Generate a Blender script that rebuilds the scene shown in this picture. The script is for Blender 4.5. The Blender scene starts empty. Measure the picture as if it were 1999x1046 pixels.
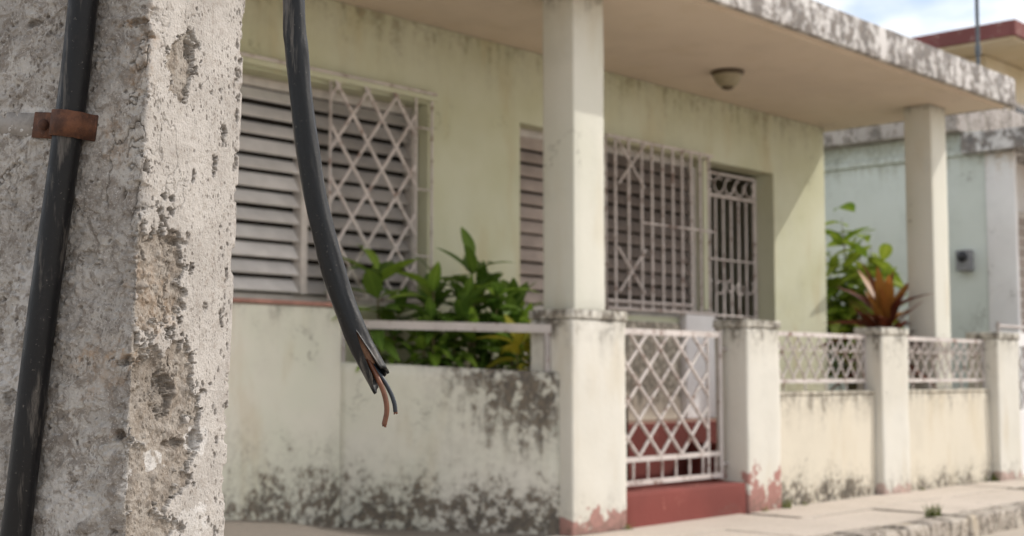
import bpy, bmesh, math, random
import numpy as np
from mathutils import Vector, Matrix, noise as mnoise

random.seed(7)
RNG = np.random.default_rng(11)
scene = bpy.context.scene
COL = scene.collection
R = math.radians

# ------------------------------------------------------------------ camera
FPX = 2650.0                      # focal length in pixels of the 1999 px wide photograph
EYE = Vector((0.0, 0.0, 0.95))
PITCH = math.atan(210.0 / FPX)
cam_data = bpy.data.cameras.new("camera")
cam_data.sensor_width = 36.0
cam_data.lens = FPX / 1999.0 * 36.0
cam_data.clip_start = 0.05
cam_data.clip_end = 2000.0
cam_data.dof.use_dof = True
cam_data.dof.focus_distance = 1.45
cam_data.dof.aperture_fstop = 9.0
cam_data.dof.aperture_blades = 0
cam = bpy.data.objects.new("camera", cam_data)
COL.objects.link(cam)
cam.location = EYE
cam.rotation_euler = (math.pi / 2 + PITCH, 0, 0)
scene.camera = cam

# ------------------------------------------------------------------ light
SUN_AZ = R(76.3)                  # clockwise from the view direction
SUN_EL = R(40.4)
world = bpy.data.worlds.new("World")
scene.world = world
world.use_nodes = True
wn = world.node_tree
wn.nodes.clear()
w_out = wn.nodes.new("ShaderNodeOutputWorld")
w_bg = wn.nodes.new("ShaderNodeBackground")
w_sky = wn.nodes.new("ShaderNodeTexSky")
w_sky.sky_type = 'NISHITA'
w_sky.sun_disc = False
w_sky.sun_elevation = SUN_EL
w_sky.sun_rotation = SUN_AZ
w_sky.air_density = 1.0
w_sky.dust_density = 3.0
w_sky.ozone_density = 1.0
w_bg.inputs['Strength'].default_value = 0.15
# white cloud, brightened to fill the shade; offset leaves a gap in view
w_tc = wn.nodes.new("ShaderNodeTexCoord")
w_map = wn.nodes.new("ShaderNodeMapping"); w_map.inputs['Scale'].default_value = (1.0, 1.0, 2.5); w_map.inputs['Location'].default_value = (5.1, 2.0, 0.3)
w_ns = wn.nodes.new("ShaderNodeTexNoise"); w_ns.inputs['Scale'].default_value = 5.0; w_ns.inputs['Detail'].default_value = 6.0
w_mr = wn.nodes.new("ShaderNodeMapRange"); w_mr.interpolation_type = 'SMOOTHSTEP'
w_mr.inputs['From Min'].default_value = 0.36; w_mr.inputs['From Max'].default_value = 0.60
w_mr.inputs['To Min'].default_value = 0.0; w_mr.inputs['To Max'].default_value = 1.0
w_mix = wn.nodes.new("ShaderNodeMix"); w_mix.data_type = 'RGBA'
w_mix.inputs[7].default_value = (7.6, 7.55, 7.5, 1)
wn.links.new(w_tc.outputs['Generated'], w_map.inputs['Vector'])
wn.links.new(w_map.outputs['Vector'], w_ns.inputs['Vector'])
wn.links.new(w_ns.outputs['Fac'], w_mr.inputs['Value'])
wn.links.new(w_mr.outputs['Result'], w_mix.inputs[0])
wn.links.new(w_sky.outputs['Color'], w_mix.inputs[6])
wn.links.new(w_mix.outputs[2], w_bg.inputs['Color'])
wn.links.new(w_bg.outputs['Background'], w_out.inputs['Surface'])

sun_data = bpy.data.lights.new("sun", 'SUN')
sun_data.energy = 2.0
sun_data.angle = R(0.8)
sun_data.color = (1.0, 0.955, 0.885)
sun = bpy.data.objects.new("sun", sun_data)
COL.objects.link(sun)
to_sun = Vector((math.sin(SUN_AZ) * math.cos(SUN_EL), math.cos(SUN_AZ) * math.cos(SUN_EL), math.sin(SUN_EL)))
sun.rotation_euler = to_sun.to_track_quat('Z', 'Y').to_euler()
sun.location = (6, 2, 8)

vs = scene.view_settings
vs.view_transform = 'Standard'
vs.look = 'None'
vs.exposure = 0.34
vs.gamma = 1.0
vs.use_curve_mapping = False
scene.cycles.use_denoising = True
try:
    scene.cycles.denoiser = 'OPENIMAGEDENOISE'
except Exception:
    pass
scene.cycles.max_bounces = 8
scene.cycles.diffuse_bounces = 4

# ------------------------------------------------------------------ house frame: x along the front, y into the house
YAW = R(90 - 42.8)
ORG = Vector((0.35814, 8.10736, 0.0))
HF = Matrix.Translation(ORG) @ Matrix.Rotation(YAW, 4, 'Z')

# ------------------------------------------------------------------ node helpers
class G:
    def __init__(self, name, spec=0.3):
        m = bpy.data.materials.new(name); m.use_nodes = True
        self.m = m; self.t = m.node_tree; self.t.nodes.clear()
        self.out = self.n('ShaderNodeOutputMaterial')
        self.b = self.n('ShaderNodeBsdfPrincipled')
        self.b.inputs['Specular IOR Level'].default_value = spec
        self.l(self.b.outputs[0], self.out.inputs['Surface'])
    def n(self, k): return self.t.nodes.new(k)
    def l(self, a, b): self.t.links.new(a, b)
    def put(self, sock, v):
        if isinstance(v, bpy.types.NodeSocket): self.l(v, sock)
        elif isinstance(v, (tuple, list)) and len(v) == 3 and len(sock.default_value) == 4: sock.default_value = (*v, 1)
        else: sock.default_value = v
    def obj(self): return self.n('ShaderNodeTexCoord').outputs['Object']
    def pos(self): return self.n('ShaderNodeNewGeometry').outputs['Position']
    def rnd(self): return self.n('ShaderNodeObjectInfo').outputs['Random']
    def attr(self, nm):
        a = self.n('ShaderNodeAttribute'); a.attribute_name = nm; return a.outputs['Fac']
    def mapv(self, v, sc=(1, 1, 1), lo=(0, 0, 0)):
        m = self.n('ShaderNodeMapping'); self.l(v, m.inputs['Vector'])
        m.inputs['Scale'].default_value = sc; self.put(m.inputs['Location'], lo); return m.outputs[0]
    def noise(self, v, sc, det=4, rough=0.55, dist=0.0):
        t = self.n('ShaderNodeTexNoise'); self.l(v, t.inputs['Vector'])
        t.inputs['Scale'].default_value = sc; t.inputs['Detail'].default_value = det
        t.inputs['Roughness'].default_value = rough; t.inputs['Distortion'].default_value = dist
        return t.outputs['Fac']
    def voro(self, v, sc, feat='F1'):
        t = self.n('ShaderNodeTexVoronoi'); self.l(v, t.inputs['Vector']); t.feature = feat
        t.inputs['Scale'].default_value = sc; return t.outputs['Distance']
    def ma(self, op, a, b=0.0, c=None, clamp=False):
        t = self.n('ShaderNodeMath'); t.operation = op; t.use_clamp = clamp
        self.put(t.inputs[0], a); self.put(t.inputs[1], b)
        if c is not None: self.put(t.inputs[2], c)
        return t.outputs[0]
    def ss(self, v, a, b, lo=0.0, hi=1.0):
        t = self.n('ShaderNodeMapRange'); t.interpolation_type = 'SMOOTHSTEP'
        self.put(t.inputs['Value'], v); t.inputs['From Min'].default_value = a; t.inputs['From Max'].default_value = b
        t.inputs['To Min'].default_value = lo; t.inputs['To Max'].default_value = hi; return t.outputs[0]
    def lin(self, v, a, b, lo=0.0, hi=1.0):
        t = self.n('ShaderNodeMapRange'); self.put(t.inputs['Value'], v)
        t.inputs['From Min'].default_value = a; t.inputs['From Max'].default_value = b
        t.inputs['To Min'].default_value = lo; t.inputs['To Max'].default_value = hi; return t.outputs[0]
    def mix(self, f, a, b):
        t = self.n('ShaderNodeMix'); t.data_type = 'RGBA'
        self.put(t.inputs[0], f); self.put(t.inputs[6], a); self.put(t.inputs[7], b); return t.outputs[2]
    def xyz(self, v):
        t = self.n('ShaderNodeSeparateXYZ'); self.l(v, t.inputs[0]); return t.outputs
    def add(self, a, b): return self.ma('ADD', a, b)
    def mul(self, a, b): return self.ma('MULTIPLY', a, b)
    def sub(self, a, b): return self.ma('SUBTRACT', a, b)
    def mx(self, a, b): return self.ma('MAXIMUM', a, b)
    def bump(self, h, s, d):
        t = self.n('ShaderNodeBump'); t.inputs['Strength'].default_value = s; t.inputs['Distance'].default_value = d
        self.l(h, t.inputs['Height']); self.l(t.outputs[0], self.b.inputs['Normal'])
    def done(self, col, rough=0.85, metal=0.0):
        self.put(self.b.inputs['Base Color'], col); self.put(self.b.inputs['Roughness'], rough)
        self.put(self.b.inputs['Metallic'], metal); return self.m

def plaster(name, base, alt, stain=(0.055, 0.049, 0.042), bot=None, top=None, over=0.0, peel=None,
            peel_col=(0.33, 0.12, 0.10), xgrad=None, seed=0.0, ochre=0.0, scale=1.0, bgrad=None):
    """Painted plaster with mould that climbs from the base (bot = height, amount), runs down from the top
    (top = z of the edge, length, amount) or covers it (over); flaked paint near the base (peel = height, amount)."""
    g = G(name)
    P = g.mapv(g.obj(), lo=(seed, seed * 1.7, seed * 0.6))
    X, Y, Z = g.xyz(g.obj())
    big = g.noise(P, 1.3 * scale, 3)
    mid = g.noise(g.mapv(P, (1, 1, 0.55)), 6.0 * scale, 6, 0.62)
    fin = g.noise(P, 24.0 * scale, 4, 0.65)
    drip = g.noise(g.mapv(P, (1, 1, 0.14)), 11.0 * scale, 5, 0.6)
    col = g.mix(g.ss(big, 0.35, 0.68), base, alt)
    col = g.mix(g.ss(g.noise(P, 3.4, 5), 0.5, 0.75, 0, 0.35), col, tuple(c * 0.8 for c in base))
    n = g.add(g.mul(g.sub(mid, 0.5), 2.7), g.mul(g.sub(fin, 0.5), 2.2))
    st = None
    if bot:
        gb = g.lin(Z, 0.0, bot[0], 1.0, 0.0)
        if bgrad: gb = g.mul(gb, g.ss(X, bgrad[0], bgrad[1], bgrad[2], 1.0))
        v = g.add(g.mul(gb, bot[2] if len(bot) > 2 else 1.5), g.add(n, -0.88))
        m = g.mul(g.add(g.ss(v, 0.05, 0.75, 0, 0.75), g.ss(v, -0.7, 0.5, 0, 0.25)), bot[1])
        m = g.mul(m, g.ss(gb, 0.0, 0.15))
        st = m
    if top:
        gt = g.lin(Z, top[0] - top[1], top[0], 0.0, 1.0)
        nd = g.add(g.mul(g.sub(drip, 0.5), 2.6), g.mul(n, 0.5))
        if xgrad: gt = g.mul(gt, g.ss(X, xgrad[0], xgrad[1]))
        v = g.add(g.mul(gt, top[3] if len(top) > 3 else 1.5), g.add(nd, -0.92))
        m = g.mul(g.add(g.ss(v, 0.05, 0.8, 0, 0.75), g.ss(v, -0.7, 0.5, 0, 0.25)), top[2])
        m = g.mul(m, g.ss(gt, 0.0, 0.12))
        st = g.mx(st, m) if st is not None else m
    if over:
        v = g.add(g.add(n, g.mul(g.sub(drip, 0.5), 1.6)), over - 0.5)
        m = g.ss(v, 0.0, 0.45, 0, 0.85)
        st = g.mx(st, m) if st is not None else m
    if ochre:
        col = g.mix(g.ss(g.noise(g.mapv(P, (1, 1, 0.3)), 4.0, 5), 0.52, 0.72, 0, ochre), col, (0.42, 0.30, 0.12))
    if peel:
        gp = g.lin(Z, 0.0, peel[0], 1.0, 0.0)
        v = g.add(g.mul(gp, 1.3), g.add(g.mul(g.sub(g.noise(P, 5.5, 6, 0.62), 0.5), 3.2), -0.82))
        col = g.mix(g.mul(g.mul(g.ss(v, 0, 0.12), g.ss(gp, 0, 0.1)), peel[1]), col, peel_col)
    if st is not None:
        sc = g.mix(g.ss(fin, 0.3, 0.7), stain, tuple(min(1, c * f_) for c, f_ in zip(stain, (2.3, 2.05, 1.75))))
        st = g.mul(st, g.ss(g.noise(P, 17.0 * scale, 3, 0.6), 0.36, 0.54, 0.25, 1.0))
        col = g.mix(st, col, sc)
    # hairline chips that show the render below
    ch = g.ss(g.noise(P, 9.0, 7, 0.7), 0.69, 0.73, 0, 0.6)
    col = g.mix(ch, col, (0.34, 0.30, 0.25))
    ck = g.ma('ABSOLUTE', g.sub(g.noise(P, 1.7, 6, 0.62, 0.4), 0.5))
    ckm = g.mul(g.ss(ck, 0.006, 0.0015), g.ss(big, 0.56, 0.64, 0, 0.6))
    col = g.mix(ckm, col, (0.12, 0.105, 0.085))
    h = g.sub(g.add(g.mul(fin, 0.5), g.mul(mid, 0.6)), ckm)
    if st is not None: h = g.sub(h, g.mul(st, 0.3))
    g.bump(h, 0.35, 0.012)
    return g.done(col, 0.9)

def paint_metal(name, base, rust=(0.16, 0.075, 0.045), amt=0.5, seed=0.0, rough=0.55):
    g = G(name, 0.4)
    P = g.mapv(g.pos(), lo=(seed, 0, 0))
    n = g.noise(P, 14, 6, 0.65)
    m = g.ss(n, 0.60 - 0.12 * amt, 0.72 - 0.1 * amt, 0, 0.85)
    col = g.mix(g.ss(g.noise(P, 4, 3), 0.3, 0.7), base, tuple(c * 0.8 for c in base))
    col = g.mix(m, col, rust)
    g.bump(n, 0.25, 0.003)
    return g.done(col, rough)

def simple(name, base, var=0.25, sc=8.0, rough=0.8, bump=0.2, bd=0.004, spec=0.3, objr=0.0):
    g = G(name, spec)
    P = g.pos()
    n = g.noise(P, sc, 6, 0.6)
    f = g.ss(n, 0.3, 0.72)
    if objr: f = g.ma('ADD', g.mul(f, 1 - objr), g.mul(g.rnd(), objr))
    col = g.mix(f, tuple(min(1, c * (1 + var)) for c in base), tuple(c * (1 - var) for c in base))
    g.bump(n, bump, bd)
    return g.done(col, rough)

def leaf_mat(name, a, b, trans=0.35, rough=0.45):
    g = G(name, 0.45)
    n = g.noise(g.pos(), 5.0, 3)
    f = g.add(g.mul(g.rnd(), 0.6), g.mul(g.ss(n, 0.3, 0.7), 0.4))
    vein = g.ss(g.ma('ABSOLUTE', g.xyz(g.obj())[0]), 0.0, 0.012)
    col = g.mix(vein, tuple(min(1, c * 1.6) for c in b), g.mix(f, a, b))
    g.done(col, rough)
    tr = g.n('ShaderNodeBsdfTranslucent'); g.put(tr.inputs['Color'], col)
    ms = g.n('ShaderNodeMixShader'); ms.inputs[0].default_value = trans
    g.l(g.b.outputs[0], ms.inputs[1]); g.l(tr.outputs[0], ms.inputs[2]); g.l(ms.outputs[0], g.out.inputs['Surface'])
    return g.m

# ------------------------------------------------------------------ object helpers
def tag(o, label=None, cat=None, group=None, kind=None):
    if label: o['label'] = label
    if cat: o['category'] = cat
    if group: o['group'] = group
    if kind: o['kind'] = kind
    return o

def thing(name, label, cat, loc=(0, 0, 0), rz=0.0, group=None, frame=HF):
    o = bpy.data.objects.new(name, None); o.empty_display_size = 0.2
    COL.objects.link(o)
    o.matrix_world = frame @ Matrix.Translation(loc) @ Matrix.Rotation(rz, 4, 'Z')
    return tag(o, label, cat, group)

def link(name, me, mat, parent=None, mw=None):
    o = bpy.data.objects.new(name, me)
    COL.objects.link(o)
    if mat is not None and len(me.materials) == 0: me.materials.append(mat)
    if parent is not None: o.parent = parent
    if mw is not None:
        if parent is not None: o.matrix_basis = mw
        else: o.matrix_world = mw
    return o

def mesh_py(name, vs_, fs, smooth=False):
    me = bpy.data.meshes.new(name); me.from_pydata(vs_, [], fs); me.update()
    if smooth: me.polygons.foreach_set('use_smooth', [True] * len(me.polygons))
    return me

def bm_mesh(name, bm, smooth=False):
    me = bpy.data.meshes.new(name); bm.to_mesh(me); bm.free()
    if smooth: me.polygons.foreach_set('use_smooth', [True] * len(me.polygons))
    return me

def bm_box(bm, x0, x1, y0, y1, z0, z1):
    v = [bm.verts.new((x, y, z)) for z in (z0, z1) for y in (y0, y1) for x in (x0, x1)]
    for f in ((0, 2, 3, 1), (4, 5, 7, 6), (0, 1, 5, 4), (1, 3, 7, 5), (3, 2, 6, 7), (2, 0, 4, 6)):
        bm.faces.new([v[i] for i in f])

def box(name, mat, parent, x0, x1, y0, y1, z0, z1, bev=0.006, wob=0.0, cell=0.09, seed=0.0, mw=None):
    bm = bmesh.new(); bm_box(bm, x0, x1, y0, y1, z0, z1)
    if bev: bmesh.ops.bevel(bm, geom=bm.edges[:], offset=bev, segments=2, profile=0.6, affect='EDGES')
    if wob:                        # hand-plastered faces: split finely and disturb by a few millimetres
        for ax, (a, b) in enumerate(((x0, x1), (y0, y1), (z0, z1))):
            k = max(1, int((b - a) / cell))
            for i in range(1, k):
                c = a + (b - a) * i / k
                co = [0, 0, 0]; co[ax] = c; no = [0, 0, 0]; no[ax] = 1
                bmesh.ops.bisect_plane(bm, geom=bm.verts[:] + bm.edges[:] + bm.faces[:], plane_co=co, plane_no=no)
        bm.normal_update()
        for v in bm.verts:
            p = v.co * 7.0 + Vector((seed, seed, seed))
            q = v.co * 2.2 + Vector((seed, 3, seed))
            v.co += v.normal * (mnoise.noise(p) * wob + mnoise.noise(q) * wob * 1.2)
    return link(name, bm_mesh(name, bm, smooth=bool(wob)), mat, parent, mw)

_unit = {}
def unit_cyl(mat, sides=8):
    k = ('c', mat.name, sides)
    if k not in _unit:
        vs_ = []; fs = []
        for z in (0, 1):
            for i in range(sides):
                a = 2 * math.pi * i / sides; vs_.append((math.cos(a), math.sin(a), z))
        for i in range(sides):
            j = (i + 1) % sides; fs.append((i, j, sides + j, sides + i))
        fs += [tuple(range(sides))[::-1], tuple(range(sides, 2 * sides))]
        me = mesh_py('bar', vs_, fs)
        for p in me.polygons[:sides]: p.use_smooth = True
        me.materials.append(mat); _unit[k] = me
    return _unit[k]

def unit_box(mat):
    k = ('b', mat.name)
    if k not in _unit:
        bm = bmesh.new(); bm_box(bm, -.5, .5, -.5, .5, 0, 1)
        me = bm_mesh('bar', bm); me.materials.append(mat); _unit[k] = me
    return _unit[k]

def bar(name, parent, p, q, r, mat, flat=None, sides=8):
    """Straight round bar (or flat strip w x t when flat is given) from p to q in the parent's space."""
    p = Vector(p); q = Vector(q); dv = q - p; L = dv.length
    if flat:
        y = Vector((0, 1, 0)); z = dv.normalized(); x = y.cross(z)
        if x.length < 1e-4: x = Vector((1, 0, 0))
        x.normalize(); y = z.cross(x)
        M = Matrix((x, y, z)).transposed().to_4x4()
        me = unit_box(mat); S = Matrix.Diagonal((flat[0], flat[1], L, 1))
    else:
        M = dv.to_track_quat('Z', 'Y').to_matrix().to_4x4(); me = unit_cyl(mat, sides)
        S = Matrix.Diagonal((r, r, L, 1))
    o = bpy.data.objects.new(name, me); COL.objects.link(o); o.parent = parent
    o.matrix_basis = Matrix.Translation(p) @ M @ S
    return o

def catmull(pts, n):
    P = [Vector(p) for p in pts]; P = [2 * P[0] - P[1]] + P + [2 * P[-1] - P[-2]]
    out = []
    for i in range(1, len(P) - 2):
        for k in range(n):
            t = k / n; a, b, c, d_ = P[i - 1:i + 3]
            out.append(0.5 * ((2 * b) + (c - a) * t + (2 * a - 5 * b + 4 * c - d_) * t * t + (3 * b - a - 3 * c + d_) * t ** 3))
    out.append(P[-2]); return out

def frames(path):
    fr = []; up = Vector((0.3, -1, 0.1)).normalized()
    for i, p in enumerate(path):
        t = (path[min(i + 1, len(path) - 1)] - path[max(i - 1, 0)]).normalized()
        x = (up - t * up.dot(t)).normalized(); y = t.cross(x); up = x
        fr.append((p, x, y, t))
    return fr

def tube_mesh(name, path, rad, sides=12, cap=True):
    fr = frames(path); vs_ = []; fs = []
    for i, (p, x, y, t) in enumerate(fr):
        r = rad(i / (len(fr) - 1)) if callable(rad) else rad
        for k in range(sides):
            a = 2 * math.pi * k / sides
            vs_.append(p + (x * math.cos(a) + y * math.sin(a)) * r)
    for i in range(len(fr) - 1):
        for k in range(sides):
            j = (k + 1) % sides
            fs.append((i * sides + k, i * sides + j, (i + 1) * sides + j, (i + 1) * sides + k))
    if cap:
        fs.append(tuple(range(sides))[::-1]); b = (len(fr) - 1) * sides; fs.append(tuple(range(b, b + sides)))
    return mesh_py(name, [tuple(v) for v in vs_], fs, True)

# pixel of the photograph -> point at a given depth (used only to measure positions)
def ray(u, v):
    x = (u - 999.5) / FPX; y = (523.0 - v) / FPX
    c, s = math.cos(PITCH), math.sin(PITCH)
    return Vector((x, c - y * s, s + y * c))
def at(u, v, depth):
    r = ray(u, v); return EYE + r * (depth / r.y)

# ------------------------------------------------------------------ materials
M = {}
M['house_green'] = plaster('house_green_plaster', (0.57, 0.575, 0.435), (0.505, 0.505, 0.345), bot=(1.2, 0.55), top=(3.35, 0.55, 0.6, 1.35), ochre=0.25, seed=1.0, stain=(0.10, 0.085, 0.06))
M['house_low'] = plaster('house_low_plaster', (0.69, 0.66, 0.57), (0.63, 0.63, 0.52), bot=(0.80, 0.95, 2.15), top=(1.39, 0.35, 0.55, 1.2), seed=2.2, ochre=0.3, stain=(0.068, 0.060, 0.052))
M['column'] = plaster('column_cream_paint', (0.635, 0.62, 0.545), (0.60, 0.59, 0.505), top=(2.0, 0.22, 0.55), seed=3.1, ochre=0.15)
M['ceiling'] = plaster('ceiling_paint', (0.66, 0.56, 0.45), (0.60, 0.505, 0.405), seed=4.0, ochre=0.12, over=0.0, scale=0.6, stain=(0.24, 0.135, 0.08))
M['fascia'] = plaster('fascia_mouldy_white', (0.66, 0.63, 0.61), (0.58, 0.56, 0.54), over=0.95, seed=5.3, stain=(0.07, 0.064, 0.062), scale=0.62)
M['pillar'] = plaster('pillar_cream_paint', (0.655, 0.63, 0.565), (0.62, 0.59, 0.515), bot=(0.30, 0.55), top=(1.34, 0.40, 0.9, 1.55), over=-0.26, peel=(0.34, 0.8), seed=6.2, ochre=0.2)
M['low_wall'] = plaster('low_wall_cream_paint', (0.65, 0.595, 0.49), (0.62, 0.57, 0.47), bot=(0.40, 0.95, 1.85), top=(0.83, 0.34, 0.7, 1.7), seed=8.4, ochre=0.15)
M['side_wall'] = plaster('side_wall_mouldy_paint', (0.70, 0.67, 0.59), (0.65, 0.64, 0.54), bot=(0.64, 0.95, 2.15), top=(1.03, 1.0, 0.95, 2.2), xgrad=(0.05, 1.25), seed=9.7, ochre=0.2, stain=(0.068, 0.060, 0.052))
M['red_step'] = plaster('red_step_paint', (0.21, 0.056, 0.046), (0.165, 0.046, 0.038), seed=10.0, over=0.05, stain=(0.23, 0.12, 0.10))
M['teal'] = plaster('neighbour_teal_paint', (0.63, 0.67, 0.63), (0.58, 0.62, 0.575), bot=(2.2, 0.35), top=(3.45, 0.5, 0.5), seed=12.0, stain=(0.16, 0.17, 0.14))
M['nb_white'] = plaster('neighbour_white_paint', (0.79, 0.78, 0.77), (0.72, 0.70, 0.69), seed=13.0, top=(3.44, 0.5, 0.5), stain=(0.20, 0.13, 0.05))
M['nb_band'] = plaster('neighbour_mouldy_parapet', (0.42, 0.38, 0.35), (0.34, 0.31, 0.29), over=0.6, seed=14.0, stain=(0.07, 0.066, 0.06))
M['yellow_house'] = plaster('ochre_house_paint', (0.55, 0.46, 0.30), (0.60, 0.52, 0.38), seed=15.0, over=-0.1)
M['red_fascia'] = plaster('red_fascia_paint', (0.20, 0.075, 0.07), (0.16, 0.06, 0.056), seed=16.0, over=0.22, stain=(0.20, 0.18, 0.17))
M['metal'] = paint_metal('white_painted_iron', (0.63, 0.57, 0.535), amt=0.6)
M['metal_grey'] = paint_metal('grey_painted_iron', (0.45, 0.41, 0.39), amt=0.5, seed=4)
M['rail'] = paint_metal('rail_weathered_paint', (0.56, 0.51, 0.48), amt=0.25, seed=8)
M['slat'] = simple('louvre_faded_wood', (0.61, 0.585, 0.56), 0.18, 6, 0.7, objr=0.4)
M['slat_mid'] = simple('louvre_grey_wood', (0.37, 0.345, 0.325), 0.2, 6, 0.7, objr=0.4)
M['slat_deep'] = simple('louvre_dark_wood', (0.17, 0.14, 0.122), 0.25, 6, 0.7, objr=0.4)
M['slat_dark'] = simple('louvre_brown_wood', (0.34, 0.285, 0.25), 0.25, 6, 0.7, objr=0.4)
M['frame'] = simple('window_frame_paint', (0.50, 0.46, 0.42), 0.15, 9, 0.6)
M['sill'] = simple('red_sill_paint', (0.36, 0.19, 0.15), 0.25, 12, 0.8)
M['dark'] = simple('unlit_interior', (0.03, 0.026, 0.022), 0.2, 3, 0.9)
M['porch_floor'] = simple('porch_floor_cement', (0.30, 0.19, 0.15), 0.2, 7, 0.8)
M['soil'] = simple('planter_soil', (0.045, 0.033, 0.024), 0.4, 18, 0.95, 0.8, 0.02)
M['lampglass'] = simple('ceiling_lamp_glass', (0.30, 0.26, 0.17), 0.1, 10, 0.35, 0.0)
M['bronze'] = simple('lamp_bronze', (0.09, 0.065, 0.04), 0.2, 20, 0.5)
M['meter_box'] = simple('meter_grey', (0.22, 0.22, 0.23), 0.2, 20, 0.5)
M['meter_dark'] = simple('meter_dark_glass', (0.03, 0.03, 0.035), 0.2, 20, 0.25)
M['mast'] = simple('mast_dark_steel', (0.10, 0.115, 0.13), 0.2, 10, 0.55)
M['stem'] = simple('plant_stem', (0.12, 0.10, 0.045), 0.3, 30, 0.85)
M['leaf_dark'] = leaf_mat('leaf_dark_green', (0.055, 0.125, 0.018), (0.145, 0.235, 0.036))
M['leaf_mid'] = leaf_mat('leaf_mid_green', (0.15, 0.26, 0.03), (0.25, 0.36, 0.05))
M['leaf_yellow'] = leaf_mat('leaf_yellow', (0.66, 0.56, 0.06), (0.46, 0.48, 0.07))
M['leaf_lime'] = leaf_mat('leaf_lime_green', (0.12, 0.22, 0.02), (0.32, 0.37, 0.05))
M['leaf_red'] = leaf_mat('leaf_dark_red', (0.085, 0.022, 0.016), (0.19, 0.055, 0.025))
M['leaf_orange'] = leaf_mat('leaf_orange', (0.46, 0.24, 0.05), (0.30, 0.11, 0.03))
M['grass'] = leaf_mat('weed_green', (0.10, 0.13, 0.03), (0.16, 0.17, 0.05))

def m_concrete(name, a, b, dark, sc=1.0, obr=0.4, specks=0.4):
    g = G(name); P = g.pos()
    f = g.add(g.mul(g.rnd(), obr), g.mul(g.ss(g.noise(P, 1.6 * sc, 5), 0.3, 0.7), 1 - obr))
    col = g.mix(f, a, b)
    col = g.mix(g.ss(g.noise(P, 7 * sc, 7, 0.7), 0.56, 0.74, 0, specks), col, dark)
    n = g.noise(P, 60 * sc, 5, 0.7)
    col = g.mix(g.ss(n, 0.45, 0.7, 0, 0.35), col, dark)
    g.bump(g.add(n, g.noise(P, 9, 5)), 0.5, 0.006)
    return g.done(col, 0.92)
M['slab'] = m_concrete('pavement_concrete', (0.58, 0.51, 0.44), (0.49, 0.43, 0.365), (0.22, 0.18, 0.145), specks=0.65)
M['joint'] = m_concrete('pavement_bed', (0.13, 0.11, 0.08), (0.10, 0.085, 0.06), (0.05, 0.05, 0.03))
M['kerb'] = plaster('kerb_stained_concrete', (0.46, 0.41, 0.35), (0.38, 0.335, 0.29), over=0.72, seed=31.0, stain=(0.075, 0.068, 0.06), scale=1.4, ochre=0.3)
M['road'] = m_concrete('road_dusty_concrete', (0.47, 0.41, 0.34), (0.40, 0.35, 0.29), (0.22, 0.19, 0.16))
M['yard'] = m_concrete('yard_cement', (0.24, 0.21, 0.18), (0.20, 0.175, 0.15), (0.10, 0.09, 0.075))

# ================================================================== SETTING
def sheet(name, mat, x0, x1, y0, y1, z, kind='structure', frame=HF):
    me = mesh_py(name, [(x0, y0, z), (x1, y0, z), (x1, y1, z), (x0, y1, z)], [(0, 1, 2, 3)])
    o = link(name, me, mat, None, frame.copy()); return tag(o, kind=kind)
sheet('road', M['road'], -250, 250, -250, 250, -0.14)

# pavement: bed with single slabs, kerb of single stones
pav = tag(box('pavement', M['joint'], None, -9, 16, -1.03, 0.6, -0.20, -0.012, bev=0, mw=HF.copy()), kind='structure')
rs = random.Random(3)
x = -7.0
slab_i = 0
while x < 15.5:
    L = rs.choice([0.95, 1.1, 1.25])
    for (y0, y1) in ((-1.02, -0.46), (-0.45, 0.12)):
        sh = rs.uniform(-0.12, 0.12)
        zt = rs.uniform(-0.002, 0.006)
        o = box('slab', M['slab'], pav, x + 0.009 + sh, x + L - 0.009 + sh, y0 + 0.008, y1 - 0.008, -0.05, zt, bev=0.006)
        o.rotation_euler = (rs.uniform(-.004, .004), rs.uniform(-.003, .003), 0)
        slab_i += 1
    x += L
kerb = tag(box('kerb', M['joint'], None, -9, 16, -1.19, -1.03, -0.20, -0.03, bev=0, mw=HF.copy()), kind='structure')
x = -6.0
while x < 15:
    L = rs.uniform(0.24, 0.46)
    zt = rs.uniform(-0.008, 0.008)
    box('kerb_stone', M['kerb'], kerb, x + 0.008, x + L - 0.008, -1.215 + rs.uniform(-.008, .008), -1.035, -0.18, zt, bev=0.022, wob=0.014, cell=0.045, seed=x)
    x += L
# strip of yard to the left of the house front, rising a little away from the corner
yv = []; yf = []
nx, ny = 26, 10
for j in range(ny):
    for i in range(nx):
        X = -6.0 + 6.6 * i / (nx - 1); Y = -0.02 + 2.0 * j / (ny - 1)
        k = min(1, max(0, (-0.55 - X) / 0.95))
        Zz = 0.006 + 0.115 * k * k * (3 - 2 * k) * min(1, max(0, (Y + 0.02) / 1.0)) + 0.006 * mnoise.noise((X * 3, Y * 3, 0))
        yv.append((X, Y, Zz))
for j in range(ny - 1):
    for i in range(nx - 1):
        a = j * nx + i; yf.append((a, a + 1, a + nx + 1, a + nx))
tag(link('side_yard', mesh_py('side_yard', yv, yf, True), M['yard'], None, HF.copy()), kind='structure')
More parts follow.
